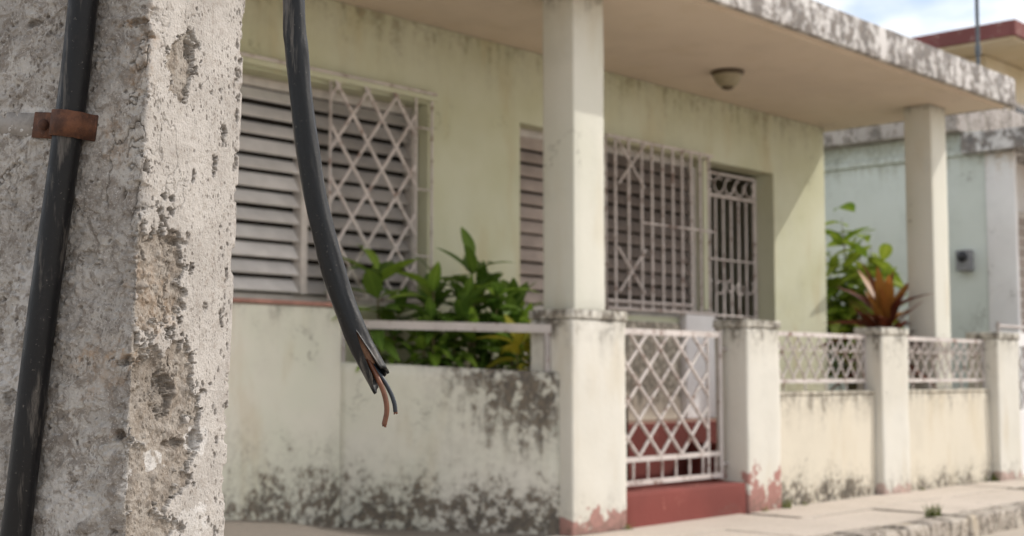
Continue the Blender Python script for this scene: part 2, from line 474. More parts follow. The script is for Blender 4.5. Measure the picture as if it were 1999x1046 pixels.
# earth inside the front garden and the alley
bed = [(-0.47, 1.22), (-0.05, 0.44), (0.28, 0.36), (1.0, 0.36), (1.0, 1.395), (-0.57, 1.395)]
bedv = [(x_, y_, z_) for z_ in (-0.1, 0.80) for (x_, y_) in bed]
bedf = [(6, 7, 8, 9, 10, 11)] + [(i, (i + 1) % 6, 6 + (i + 1) % 6, 6 + i) for i in range(6)]
tag(link('garden_bed', mesh_py('garden_bed', bedv, bedf), M['soil'], None, HF.copy()), kind='structure')
tag(box('garden_ground', M['soil'], None, 2.33, 8.4, 0.26, 0.80, -0.1, 0.42, bev=0, mw=HF.copy()), kind='structure')
tag(box('alley_ground', M['yard'], None, 5.6, 8.4, 0.81, 9.0, -0.1, 0.40, bev=0, mw=HF.copy()), kind='structure')

# ================================================================== HOUSE
house = thing('house', 'single storey pale green house with flat porch roof and louvred windows', 'house', (0, 0, 0))
def wall_holes(name, mat, parent, x0, x1, z0, z1, y0, y1, holes):
    xs = sorted({x0, x1, *[h[0] for h in holes], *[h[1] for h in holes]})
    zs = sorted({z0, z1, *[h[2] for h in holes], *[h[3] for h in holes]})
    vs_ = []; fs = []
    def quad(a, b, c, d_):
        k = len(vs_); vs_.extend([a, b, c, d_]); fs.append((k, k + 1, k + 2, k + 3))
    def inside(cx_, cz): return any(h[0] < cx_ < h[1] and h[2] < cz < h[3] for h in holes)
    for i in range(len(xs) - 1):
        for j in range(len(zs) - 1):
            if inside((xs[i] + xs[i + 1]) / 2, (zs[j] + zs[j + 1]) / 2): continue
            a, b, c, e = xs[i], xs[i + 1], zs[j], zs[j + 1]
            quad((a, y0, c), (b, y0, c), (b, y0, e), (a, y0, e))
            quad((b, y1, c), (a, y1, c), (a, y1, e), (b, y1, e))
    for (a, b, c, e) in holes:
        quad((a, y0, c), (a, y0, e), (a, y1, e), (a, y1, c)); quad((b, y0, e), (b, y0, c), (b, y1, c), (b, y1, e))
        quad((a, y0, e), (b, y0, e), (b, y1, e), (a, y1, e)); quad((a, y1, c), (b, y1, c), (b, y0, c), (a, y0, c))
    quad((x0, y0, z0), (x0, y0, z1), (x0, y1, z1), (x0, y1, z0)); quad((x1, y0, z1), (x1, y0, z0), (x1, y1, z0), (x1, y1, z1))
    bm = bmesh.new(); bmv = [bm.verts.new(v) for v in vs_]
    for f in fs: bm.faces.new([bmv[i] for i in f])
    bmesh.ops.remove_doubles(bm, verts=bm.verts[:], dist=1e-5)
    return link(name, bm_mesh(name, bm), mat, parent)

WA = (-2.30, 0.14, 1.405, 2.80)      # left window
WB = (1.07, 3.40, 1.43, 2.80)        # window behind the column
DR = (3.46, 4.52, 0.60, 2.80)        # door
HX0, HX1, YW = -5.0, 5.44, 1.40
wall_holes('front_wall', M['house_green'], house, HX0, HX1, -0.1, 3.349, YW, YW + 0.25, [WA, WB, DR])
box('side_wall', M['house_green'], house, HX1 - 0.22, HX1 - 0.003, YW + 0.255, 9.0, -0.1, 3.349, bev=0)
box('side_wall', M['house_green'], house, HX0 + 0.003, HX0 + 0.22, YW + 0.255, 9.0, -0.1, 3.349, bev=0)
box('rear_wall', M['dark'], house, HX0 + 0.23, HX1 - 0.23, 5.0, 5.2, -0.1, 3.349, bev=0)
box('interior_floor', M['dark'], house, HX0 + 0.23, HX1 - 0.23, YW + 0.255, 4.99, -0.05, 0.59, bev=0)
# window apron, a little proud of the wall, with its end by the planter
box('window_apron', M['house_low'], house, HX0 + 0.1, -0.665, YW - 0.075, YW - 0.002, -0.1, 1.375, bev=0.008, wob=0.003, seed=2)
box('window_sill', M['sill'], house, -2.5, -0.66, YW - 0.095, YW + 0.01, 1.378, 1.404, bev=0.006)
box('window_sill', M['sill'], house, 1.03, 1.95, YW - 0.05, YW + 0.01, 1.385, 1.428, bev=0.006)
# roof slab: ceiling board, fascia and topping
roof = box('roof', M['ceiling'], house, -5.4, 5.64, -0.352, 9.2, 3.352, 3.56, bev=0)
box('fascia', M['fascia'], roof, -5.45, 5.69, -0.40, -0.354, 3.35, 3.605, bev=0.008, wob=0.003, cell=0.12)
box('fascia', M['fascia'], roof, 5.642, 5.69, -0.353, 9.2, 3.35, 3.605, bev=0.006)
box('drip_edge', M['ceiling'], roof, -5.4, 5.64, -0.30, -0.27, 3.338, 3.3515, bev=0)
# columns
def column(x0, z0, label):
    c = box('column', M['column'], house, 0, 0.30, 0, 0.255, 0, 3.349 - z0, bev=0.01, wob=0.0025, seed=x0)
    c.location = (x0, 0.10, z0); c['label'] = label
    g = plaster
    return c
M['column2'] = plaster('column_cream_paint_tall', (0.635, 0.62, 0.545), (0.60, 0.59, 0.505), top=(2.92, 0.22, 0.55), seed=3.9, ochre=0.15)
column(0.14, 1.352, 'pale cream square column standing on the corner pillar')
c2 = column(5.03, 0.425, 'pale cream square column at the far end of the porch')
c2.data.materials.clear(); c2.data.materials.append(M['column2'])
# porch floor and its red riser
box('porch_floor', M['porch_floor'], house, 1.01, 5.5, 0.83, YW - 0.003, -0.1, 0.592, bev=0.006)
box('porch_riser', M['red_step'], house, 1.01, 5.5, 0.80, 0.828, -0.1, 0.60, bev=0.006)
box('dado', M['low_wall'], house, 1.02, 3.015, YW - 0.03, YW - 0.003, 0.594, 1.383, bev=0.008)
box('garden_edge', M['red_step'], house, 2.285, 2.328, 0.275, 0.798, -0.1, 0.45, bev=0.008)
# pale pier under the grille between window and door
box('door_pier', M['nb_white'], house, 3.02, 3.44, YW - 0.08, YW - 0.003, 0.594, 1.47, bev=0.01, wob=0.003)

def louvres(win, x0, x1, z0, z1, y, mat, pitch, tilt=38, h=0.106):
    n = int(round((z1 - z0) / pitch)); p = (z1 - z0) / n
    for i in range(n):
        zc = z0 + p * (i + 0.5)
        o = bpy.data.objects.new('slat', unit_box(mat)); COL.objects.link(o); o.parent = win
        tl = R(tilt + rs.uniform(-6, 6))
        o.matrix_basis = (Matrix.Translation(((x0 + x1) / 2, y, zc)) @ Matrix.Rotation(-tl, 4, 'X')
                          @ Matrix.Diagonal((x1 - x0, 0.012, h, 1)) @ Matrix.Translation((0, 0, -0.5)))

def window(open_, x_posts, mat, pitch, rec=0.13, tilt=38):
    a, b, c, e = open_
    y = YW + rec
    w = box('window', M['frame'], house, a + 0.002, b - 0.002, y + 0.028, y + 0.06, e - 0.062, e - 0.003, bev=0.004)
    box('frame', M['frame'], w, a + 0.002, b - 0.002, y + 0.028, y + 0.06, c + 0.003, c + 0.05, bev=0.004)
    for xp in x_posts:
        box('frame', M['frame'], w, xp - 0.025, xp + 0.025, y - 0.03, y + 0.062, c + 0.053, e - 0.065, bev=0.004)
    ps = [a] + list(x_posts) + [b]
    for i in range(len(ps) - 1):
        if ps[i + 1] - ps[i] < 0.1: continue
        louvres(w, ps[i] + 0.028, ps[i + 1] - 0.028, c + 0.05, e - 0.06, y + 0.02, mat[min(i, len(mat) - 1)], pitch, tilt)
    box('backing', M['dark'], w, a + 0.004, b - 0.004, y + 0.09, y + 0.10, c + 0.004, e - 0.004, bev=0)  # near-black sheet: darkness of the unlit room painted behind the slats
    return w
w1 = window(WA, (-1.72, -0.84, 0.105), (M['slat'], M['slat'], M['slat_mid']), 0.107, rec=0.12); w1['label'] = 'wide faded grey louvred window behind the hanging cable'
w2 = window(WB, (1.10, 2.05, 3.37), (M['slat_dark'], M['slat_dark'], M['slat_deep']), 0.107, rec=0.10, tilt=30); w2['label'] = 'brown louvred window partly hidden by the porch column'
# hood moulding round the left window
box('window_hood', M['house_green'], house, -2.42, 0.20, YW - 0.045, YW - 0.002, 2.815, 2.875, bev=0.012)
# grille of the left window
def grille_part(name, p, q, r, label):
    o = link(name, tube_mesh(name, [Vector(p), (Vector(p) + Vector(q)) / 2, Vector(q)], r, 8), M['metal'], house)
    o['label'] = label; return o
gm = Matrix.Identity(4)
gr = grille_part('window_grille', (-0.74, YW - 0.03, 1.42), (-0.74, YW - 0.03, 2.85), 0.009, 'white diamond lattice grille on the left window')
def gbar(parent, pm, name, p, q, r, mat, flat=None):
    o = bar(name, parent, p, q, r, mat, flat)
    o.matrix_basis = pm.inverted() @ o.matrix_basis
    return o
def lattice(parent, pm, x0, x1, z0, z1, y, px, pz, r, mat, ph=0.0, name='bar'):
    """Diagonal bars clipped to the rectangle; the two directions lie one behind the other."""
    k = pz / px
    H = z1 - z0
    for sgn in (1, -1):
        i0 = -int(H / k / px) - 3
        for i in range(i0, int((x1 - x0) / px) + int(H / k / px) + 4):
            xb = x0 + ph + i * px           # x at z0
            # x(z) = xb + sgn*(z-z0)/k
            lo, hi = z0, z1
            za = z0 + sgn * (x0 - xb) * k; zb = z0 + sgn * (x1 - xb) * k
            a, b = min(za, zb), max(za, zb)
            lo, hi = max(lo, a), min(hi, b)
            if hi - lo < 0.04: continue
            yy = y + (0.004 if sgn > 0 else -0.004)
            gbar(parent, pm, name, (xb + sgn * (lo - z0) / k, yy, lo), (xb + sgn * (hi - z0) / k, yy, hi), r, mat)
lattice(gr, gm, -0.74, 0.0, 1.45, 2.83, YW - 0.03, 0.25, 0.335, 0.0115, M['metal'], 0.06)
for xx in (0.0, 0.150):
    gbar(gr, gm, 'bar', (xx, YW - 0.03, 1.42), (xx, YW - 0.03, 2.85), 0.009, M['metal'])
for zz in (1.75, 2.20, 2.62):
    gbar(gr, gm, 'tie', (0.0, YW - 0.03, zz), (0.15, YW - 0.03, zz), 0.006, M['metal'])
gbar(gr, gm, 'top_rail', (-2.35, YW - 0.052, 2.862), (0.17, YW - 0.052, 2.862), 0.011, M['metal'])
gbar(gr, gm, 'bottom_rail', (-0.74, YW - 0.03, 1.44), (0.16, YW - 0.03, 1.44), 0.010, M['metal'])
# grille of the window behind the column: uprights, first bay with crossed bars
gmB = Matrix.Identity(4)
gB = grille_part('window_grille', (1.98, YW - 0.07, 1.45), (1.98, YW - 0.07, 2.82), 0.011, 'white upright bar grille between the column and the door')
xs_ = [2.10, 2.27, 2.44, 2.575, 2.72, 2.86, 2.99, 3.12, 3.25, 3.38]
for i, xx in enumerate(xs_):
    gbar(gB, gmB, 'bar', (xx, YW - 0.07, 1.46), (xx, YW - 0.07, 2.83), 0.0115, M['metal'])
for (zz, xa, xb, r) in ((1.47, 1.98, 3.42, 0.013), (1.53, 1.98, 3.1, 0.010), (2.82, 1.98, 3.42, 0.013), (2.17, 2.44, 3.42, 0.010)):
    gbar(gB, gmB, 'rail', (xa, YW - 0.082, zz), (xb, YW - 0.082, zz), r, M['metal'])
for (za, zb) in ((2.80, 2.45), (1.95, 1.6)):
    gbar(gB, gmB, 'bar', (2.10, YW - 0.095, za), (2.44, YW - 0.095, zb), 0.009, M['metal'])
    gbar(gB, gmB, 'bar', (2.44, YW - 0.107, za), (2.10, YW - 0.107, zb), 0.009, M['metal'])
for xx in (1.98, 3.40):
    for zz in (1.5, 2.8):
        gbar(gB, gmB, 'bracket', (xx, YW - 0.07, zz), (xx, YW + 0.0, zz), 0.008, M['metal'])
# iron door grille in the deep opening
YD = YW + 0.19
gmD = Matrix.Identity(4)
dg = grille_part('door_grille', (3.50, YD, 0.62), (3.50, YD, 2.76), 0.018, 'white barred iron door with scrollwork panel at the top')
gbar(dg, gmD, 'stile', (4.485, YD, 0.62), (4.485, YD, 2.76), 0.022, M['metal'])
for zz in (0.65, 1.48, 1.98, 2.55, 2.75):
    gbar(dg, gmD, 'rail', (3.50, YD - 0.012, zz), (4.485, YD - 0.012, zz), 0.016 if zz in (2.55, 2.75) else 0.010, M['metal'])
nb = 8
for i in range(1, nb):
    xx = 3.5 + 0.985 * i / nb
    gbar(dg, gmD, 'bar', (xx, YD + 0.012, 0.64), (xx, YD + 0.012, 2.54), 0.0135, M['metal'])
# scrolls: rings in the top panel and small curls at mid height
def ring(parent, pm, name, c, rad, r, mat, a0=0.0, a1=2 * math.pi):
    path = [Vector((c[0] + rad * math.cos(a0 + (a1 - a0) * k / 18), c[1], c[2] + rad * math.sin(a0 + (a1 - a0) * k / 18))) for k in range(19)]
    o = link(name, tube_mesh(name, path, r, 6), mat, parent); o.matrix_basis = pm.inverted(); return o
for i in range(6):
    xx = 3.5 + 0.985 * (i + 0.5) / 6
    ring(dg, gmD, 'scroll', (xx, YD, 2.65), 0.07, 0.009, M['metal'], 0.4 * i, 0.4 * i + 5.2)
    ring(dg, gmD, 'scroll', (xx, YD, 1.73 + 0.02 * (i % 2)), 0.055, 0.008, M['metal'], 0.5 * i, 0.5 * i + 5.0)
o = box('lock', M['frame'], dg, 3.50, 3.60, YD - 0.05, YD - 0.026, 1.66, 1.73, bev=0.004); o.matrix_basis = gmD.inverted()

# ceiling lamp on the porch
lamp = thing('ceiling_lamp', 'small bronze and glass ceiling lamp under the porch roof', 'lamp', (2.74, 0.70, 3.20))
def lathe(name, prof, mat, parent, n=24):
    vs_ = []; fs = []
    for (r, z) in prof:
        for k in range(n):
            a = 2 * math.pi * k / n; vs_.append((r * math.cos(a), r * math.sin(a), z))
    for i in range(len(prof) - 1):
        for k in range(n):
            j = (k + 1) % n; fs.append((i * n + k, i * n + j, (i + 1) * n + j, (i + 1) * n + k))
    return link(name, mesh_py(name, vs_, fs, True), mat, parent)
lathe('mount', [(0.001, 0.149), (0.130, 0.149), (0.132, 0.135), (0.118, 0.120), (0.10, 0.118)], M['bronze'], lamp)
lathe('shade', [(0.116, 0.119), (0.110, 0.10), (0.088, 0.055), (0.06, 0.03), (0.045, 0.025)], M['lampglass'], lamp)
lathe('finial', [(0.048, 0.027), (0.05, 0.018), (0.03, 0.006), (0.001, 0.0)], M['bronze'], lamp)

# ================================================================== FRONT BOUNDARY
def pillar(label, x0, x1, y0, y1, zt, cap, seed):
    p = thing('pillar', label, 'pillar', (x0, y0, 0), group='masonry pillars of the front wall')
    w, dp = x1 - x0, y1 - y0
    m = M['pillar'] if seed < 2 else plaster('pillar_cream_paint_%d' % seed, (0.655, 0.63, 0.565), (0.62, 0.59, 0.515), bot=(0.30, 0.5), top=(1.34, 0.36, 0.85, 1.5), over=-0.26, peel=(0.58 if seed == 2 else 0.22, 0.85 if seed == 2 else 0.5), seed=6.2 + seed * 3.3, ochre=0.2)
    sh = box('shaft', m, p, 0, w, 0, dp, -0.1, zt - 0.062, bev=0.014, wob=0.005, cell=0.07, seed=seed)
    e = 0.009
    box('cap', m, p, -e, w + e, -e, dp + e, zt - 0.06, zt, bev=0.012, wob=0.004, cell=0.07, seed=seed + 9)
    return p
pillar('stained cream pillar under the porch column, left of the gate', 0.0, 0.52, 0.0, 0.34, 1.350, True, 1)
pillar('cream pillar right of the gate with flaking red paint at its foot', 1.885, 2.315, 0.0, 0.27, 1.345, True, 2)
pillar('cream pillar between the two stretches of low wall', 3.785, 4.245, -0.03, 0.20, 1.335, True, 3)
pillar('last cream pillar at the far end of the front wall', 5.875, 6.355, -0.085, 0.20, 1.345, True, 4)
def lowwall(label, x0, x1, y0, seed, m, th=0.15):
    w = thing('low_wall', label, 'wall', (x0, y0, 0), group='low cream walls along the pavement')
    box('masonry', m, w, 0, x1 - x0, 0, th, -0.1, 0.80, bev=0.008, wob=0.004, cell=0.08, seed=seed)
    box('coping', m, w, 0, x1 - x0, -0.006, th + 0.004, 0.802, 0.832, bev=0.010, wob=0.003, cell=0.08, seed=seed + 3)
lowwall('stained cream low wall next to the gate pillar', 2.32, 3.78, 0.035, 1, M['low_wall'])
M['low_wall_b'] = plaster('low_wall_cream_paint_far', (0.65, 0.595, 0.49), (0.62, 0.57, 0.47), bot=(0.28, 0.85, 1.7), top=(0.83, 0.3, 0.6, 1.6), seed=21.4, ochre=0.2)
lowwall('cleaner cream low wall at the far end', 4.25, 5.87, -0.005, 5, M['low_wall_b'], 0.095)

def railing(label, x0, x1, y):
    r = thing('railing', label, 'railing', (x0, y, 0.834), group='lattice railings on the low walls')
    L = x1 - x0
    bar('top_rail', r, (0.0, 0, 0.425), (L, 0, 0.425), 0, M['metal'], flat=(0.034, 0.02))
    bar('bottom_rail', r, (0.0, 0, 0.075), (L, 0, 0.075), 0, M['metal'], flat=(0.030, 0.018))
    lattice(r, Matrix.Identity(4), 0.02, L - 0.02, 0.09, 0.41, 0.0, 0.155, 0.20, 0.0075, M['metal'], 0.03)
    n = int(L / 0.155)
    for i in range(n):
        if i % 2: bar('post', r, (0.06 + i * 0.155, 0, 0.0), (0.06 + i * 0.155, 0, 0.075), 0.007, M['metal'])
        ring(r, Matrix.Identity(4), 'scroll', (0.11 + i * 0.155, -0.012, 0.345), 0.045, 0.006, M['metal'], math.pi * 0.95, math.pi * 2.05)
    for xx in (0.012, L - 0.012):
        bar('end_bar', r, (xx, 0, 0.0), (xx, 0, 0.44), 0.012, M['metal_grey'])
    return r
railing('white lattice railing on the wall beside the gate pillar', 2.32, 3.78, 0.11)
railing('white lattice railing on the wall in front of the far column', 4.25, 5.87, 0.045)

# gate
gate = thing('gate', 'white iron garden gate with diamond lattice above a red step', 'gate', (0.53, 0.17, 0.235))
GL = 1.27
GZ = 1.0
IDM = Matrix.Identity(4)
bar('top_rail', gate, (0.0, 0, GZ), (GL, 0, GZ), 0, M['metal'], flat=(0.040, 0.02))
bar('bottom_rail', gate, (0.0, 0, 0.025), (GL, 0, 0.025), 0, M['metal'], flat=(0.032, 0.02))
bar('lower_rail', gate, (0.0, 0, 0.175), (GL, 0, 0.175), 0, M['metal'], flat=(0.032, 0.02))
bar('stile', gate, (0.015, 0, 0.0), (0.015, 0, GZ), 0.012, M['metal'])
bar('stile', gate, (GL - 0.15, 0.0, 0.03), (GL - 0.15, 0.0, GZ), 0.011, M['metal'])
bar('stile', gate, (GL, 0, 0.0), (GL, 0, GZ + 0.03), 0.019, M['rail'], sides=12)
lattice(gate, IDM, 0.02, GL - 0.15, 0.185, GZ - 0.01, 0.0, 0.235, 0.235, 0.0115, M['metal'], 0.08)
for i in range(8):
    xx = 0.12 + i * 0.155
    if xx < GL - 0.05: bar('bar', gate, (xx, 0, 0.03), (xx, 0, 0.175), 0.009, M['metal'])
for zz in (0.1, 0.9):
    bar('hinge', gate, (GL, 0, zz), (GL + 0.085, 0, zz), 0.012, M['metal_grey'])
# red step below the gate
step = thing('step', 'worn red painted concrete step under the garden gate', 'step', (0.525, 0.0, 0))
box('tread', M['red_step'], step, 0.002, 1.355, 0.012, 0.79, -0.1, 0.212, bev=0.016, wob=0.004, cell=0.08)

# oblique planter wall on the left, with a single rail above it
def oblique(name, label, cat, p, q):
    p = Vector((*p, 0)); q = Vector((*q, 0)); a = math.atan2(q.y - p.y, q.x - p.x)
    return thing(name, label, cat, p, a), (q - p).length
# local x runs from the house wall to the corner pillar
pw, PL = oblique('planter_wall', 'mould stained planter wall running left from the corner pillar', 'wall', (-0.682, 1.347), (-0.012, 0.095))
bm = bmesh.new(); bm_box(bm, 0.0, PL, 0.0, 0.15, -0.1, 1.0)
bmesh.ops.bevel(bm, geom=bm.edges[:], offset=0.01, segments=2, affect='EDGES')
for ax, a, b, c in ((0, 0, PL, 0.07), (2, -0.1, 1.0, 0.07)):
    k = int((b - a) / c)
    for i in range(1, k):
        co = [0, 0, 0]; co[ax] = a + (b - a) * i / k; no = [0, 0, 0]; no[ax] = 1
        bmesh.ops.bisect_plane(bm, geom=bm.verts[:] + bm.edges[:] + bm.faces[:], plane_co=co, plane_no=no)
bm.normal_update()
for v in bm.verts:
    top = 1.0 if v.co.z > 0.9 else 0.0
    v.co += v.normal * (mnoise.noise(v.co * 6) * 0.005)
    if top: v.co.z += 0.035 - 0.065 * v.co.x / PL
link('masonry', bm_mesh('masonry', bm, True), M['side_wall'], pw)
pr, RL = oblique('handrail', 'weathered white metal rail above the planter wall', 'rail', (-0.66, 1.36), (0.0, 0.16))
bar('tube', pr, (0.0, 0.0, 1.275), (RL, 0.0, 1.232), 0, M['rail'], flat=(0.052, 0.045))
bar('bracket', pr, (0.03, 0.0, 1.0), (0.03, 0.0, 1.26), 0.014, M['metal_grey'])
bar('bracket', pr, (RL - 0.03, 0.0, 0.95), (RL - 0.03, 0.0, 1.21), 0.02, M['metal_grey'])

# ================================================================== NEIGHBOURS
nb_ = thing('neighbouring_house', 'pale teal house next door with mouldy parapet', 'house', (8.5, 0, 0))
box('side_wall', M['teal'], nb_, 0.0, 0.25, 1.12, 12, -0.1, 3.70, bev=0.01)
box('front_wall', M['nb_white'], nb_, 0.26, 7.0, 1.14, 1.38, -0.1, 3.70, bev=0.01)
box('pier', M['nb_white'], nb_, -0.02, 0.05, 0.78, 1.115, -0.1, 3.435, bev=0.012, wob=0.003)
box('parapet', M['nb_band'], nb_, -0.22, 7.0, 1.34, 12, 3.70, 4.15, bev=0.015, wob=0.004, cell=0.2)
box('cornice', M['teal'], nb_, -0.045, 0.0, 1.13, 12, 3.44, 3.50, bev=0.01)
box('porch_roof', M['fascia'], nb_, -0.15, 7.0, -0.5, 1.335, 3.44, 3.665, bev=0.012)
nw = box('window', M['frame'], nb_, 0.45, 1.75, 1.06, 1.137, 1.30, 2.85, bev=0.01)
for i in range(12):
    box('slat', M['slat_dark'], nw, 0.52, 1.68, 1.045, 1.058, 1.36 + i * 0.12, 1.45 + i * 0.12, bev=0)
box('plinth', M['yard'], nb_, -0.12, 7.0, -0.2, 1.11, -0.1, 0.55, bev=0.01)
nf = thing('neighbouring_fence', 'white fence with dark lattice past the last pillar', 'fence', (6.385, 0.06, 0), 0)
box('base', M['nb_white'], nf, 0.0, 3.4, 0.0, 0.15, -0.1, 0.62, bev=0.01)
bar('top_rail', nf, (0.0, 0.07, 1.42), (3.4, 0.07, 1.42), 0.018, M['metal_grey'])
bar('panel', nf, (0.0, 0.07, 1.30), (3.4, 0.07, 1.30), 0, M['nb_white'], flat=(0.13, 0.03))
lattice(nf, IDM, 0.0, 3.4, 0.62, 1.24, 0.07, 0.17, 0.22, 0.008, M['metal_grey'])
for i in range(5): bar('post', nf, (0.02 + i * 0.84, 0.07, 0.6), (0.02 + i * 0.84, 0.07, 1.46), 0.02, M['metal_grey'])

up = thing('two_storey_house', 'distant ochre upper storey with red edged flat roof', 'house', (13.25, 2.68, 0))
box('wall', M['yellow_house'], up, 0.75, 9.0, 0.75, 10, -0.1, 5.90, bev=0.01)
box('roof', M['yellow_house'], up, 0.03, 10, 0.03, 11, 5.91, 6.05, bev=0.0)
box('fascia', M['red_fascia'], up, -0.03, 10, -0.03, 0.028, 5.95, 6.18, bev=0.01)
box('fascia', M['red_fascia'], up, -0.03, 0.028, 0.029, 11, 5.95, 6.18, bev=0.01)
wu = box('window', M['frame'], up, 1.6, 3.2, 0.70, 0.748, 4.0, 5.3, bev=0.01)
box('pane', M['meter_dark'], wu, 1.68, 3.12, 0.685, 0.698, 4.08, 5.22, bev=0)

mast = thing('antenna_mast', 'thin dark metal mast standing on the teal neighbour roof', 'mast', (9.72, 1.70, 4.15))
bar('pole', mast, (0, 0, 0), (0.02, 0, 2.6), 0.024, M['mast'], sides=10)
bar('collar', mast, (0.006, 0, 0.72), (0.007, 0, 0.84), 0.036, M['mast'], sides=10)
bar('foot', mast, (0, 0, 0), (0, 0, 0.03), 0.09, M['mast'], sides=10)
bar('element', mast, (-0.5, 0, 2.45), (0.54, 0, 2.45), 0.01, M['mast'])

meter = thing('electric_meter', 'small grey electric meter on the teal wall', 'meter', (8.38, 1.36, 2.12))
box('case', M['meter_box'], meter, 0.0, 0.118, -0.085, 0.085, 0.0, 0.24, bev=0.02)
mo = lathe('dial', [(0.001, 0.03), (0.05, 0.028), (0.062, 0.0)], M['meter_dark'], meter)
mo.matrix_basis = Matrix.Translation((0.001, 0.0, 0.16)) @ Matrix.Rotation(-math.pi / 2, 4, 'Y')

# ================================================================== PLANTS
def leaf_mesh(name, mat, w=0.13, droop=0.25, fold=0.12, ns=7):
    """One leaf one unit long along y, blade in xy, folded at the midrib, bending down to its tip."""
    vs_ = []; fs = []
    for i in range(ns):
        t = i / (ns - 1)
        hw = w * (math.sin(math.pi * min(1, t ** 0.8)) ** 0.75) if 0 < t < 1 else 0.008
        z = -droop * t * t
        y = t * (1 - 0.12 * droop * t)
        vs_ += [(-hw, y, z + fold * hw * 2), (0, y, z), (hw, y, z + fold * hw * 2)]
    for i in range(ns - 1):
        a = 3 * i; fs += [(a, a + 1, a + 4, a + 3), (a + 1, a + 2, a + 5, a + 4)]
    me = mesh_py(name, vs_, fs, True); me.materials.append(mat); return me
LV = {k: [leaf_mesh('leaf', M[k], w, dr) for (w, dr) in ((0.175, 0.2), (0.155, 0.45), (0.19, 0.7))] for k in
      ('leaf_dark', 'leaf_mid', 'leaf_yellow', 'leaf_lime')}
for k in ('leaf_red', 'leaf_orange'):
    LV[k] = [leaf_mesh('leaf', M[k], w, dr) for (w, dr) in ((0.10, 0.15), (0.09, 0.4), (0.105, 0.65))]

def add_leaf(plant, rl, p, az, pitch, size, kind, v=None):
    o = bpy.data.objects.new('leaf', LV[kind][rl.randrange(3) if v is None else v]); COL.objects.link(o); o.parent = plant
    o.matrix_basis = (Matrix.Translation(p) @ Matrix.Rotation(az, 4, 'Z') @ Matrix.Rotation(pitch, 4, 'X')
                      @ Matrix.Rotation(rl.uniform(-.5, .5), 4, 'Y') @ Matrix.Scale(size, 4))

def shrub(name, label, cat, loc, stems, kinds, seed, group=None):
    rl = random.Random(seed); p = thing(name, label, cat, loc, group=group)
    for (dx, dy, h, n, L) in stems:
        path = catmull([(0.25 * dx, 0.25 * dy, -0.03), (dx * 0.6, dy * 0.6, h * 0.45), (dx, dy, h)], 5)
        link('stem', tube_mesh('stem', path, lambda t: 0.012 - 0.006 * t, 6), M['stem'], p)
        for i in range(n):
            f = i / max(1, n - 1)
            t = 1 - 0.62 * f ** 1.3
            q = path[min(len(path) - 1, int(t * (len(path) - 1)))]
            az = i * 2.399 + rl.uniform(-.35, .35)
            pit = R(62 - 75 * f + rl.uniform(-12, 12))
            add_leaf(p, rl, q, az, pit, L * (0.75 + 0.35 * math.sin(math.pi * min(1, f + 0.25))) * rl.uniform(0.85, 1.12), rl.choice(kinds))
    return p
GP = 'shrubs in the planter'
shrub('leafy_shrub', 'tallest dark green big leaved shrub in the planter', 'shrub', (0.10, 0.86, 0.80),
      [(-0.06, 0.02, 0.90, 24, 0.25), (0.10, -0.08, 0.74, 20, 0.24), (0.22, 0.05, 0.66, 20, 0.24), (-0.2, -0.05, 0.64, 18, 0.22), (0.02, 0.12, 0.58, 22, 0.25), (0.16, 0.16, 0.80, 20, 0.24)], ['leaf_dark', 'leaf_dark', 'leaf_dark', 'leaf_mid'], 1, GP)
shrub('leafy_shrub', 'middle dark green shrub with drooping leaves in the planter', 'shrub', (-0.18, 0.96, 0.80),
      [(-0.05, 0.0, 0.76, 22, 0.25), (0.12, -0.1, 0.62, 18, 0.23), (-0.10, -0.04, 0.54, 16, 0.22), (0.05, 0.12, 0.62, 20, 0.24), (-0.02, 0.05, 0.44, 18, 0.22)], ['leaf_dark', 'leaf_dark', 'leaf_mid'], 2, GP)
shrub('leafy_shrub', 'leftmost green shrub of the planter in front of the lattice', 'shrub', (-0.42, 1.22, 0.80),
      [(-0.05, 0.0, 0.82, 22, 0.30), (0.12, -0.03, 0.60, 18, 0.25), (0.05, -0.06, 0.44, 12, 0.19)], ['leaf_dark', 'leaf_dark', 'leaf_mid'], 3, GP)
shrub('leafy_shrub', 'low dark shrub beside the corner pillar', 'shrub', (0.46, 0.92, 0.80),
      [(0.02, 0.0, 0.66, 19, 0.23), (0.14, 0.0, 0.50, 15, 0.22), (-0.1, -0.1, 0.50, 15, 0.22), (-0.02, 0.12, 0.56, 18, 0.24), (0.2, 0.08, 0.6, 16, 0.22)], ['leaf_dark', 'leaf_dark', 'leaf_mid'], 4, GP)
shrub('leafy_shrub', 'low bright green plant below the rail, left', 'shrub', (-0.27, 1.02, 0.80),
      [(0.0, -0.03, 0.40, 16, 0.20), (0.1, -0.10, 0.32, 14, 0.19), (-0.05, 0.02, 0.26, 10, 0.15)], ['leaf_mid', 'leaf_mid', 'leaf_dark'], 5, GP)
shrub('leafy_shrub', 'small yellow leaved plant below the rail', 'shrub', (0.06, 0.50, 0.80),
      [(0.0, 0.0, 0.36, 16, 0.21), (0.14, 0.0, 0.30, 13, 0.19)], ['leaf_yellow'], 6, GP)
shrub('leafy_shrub', 'yellow and green mottled plant by the corner pillar', 'shrub', (0.31, 0.52, 0.80),
      [(0.0, 0.0, 0.44, 18, 0.18), (0.10, -0.06, 0.38, 16, 0.17), (-0.08, 0.02, 0.36, 16, 0.18)], ['leaf_yellow', 'leaf_yellow', 'leaf_lime', 'leaf_mid'], 7, GP)
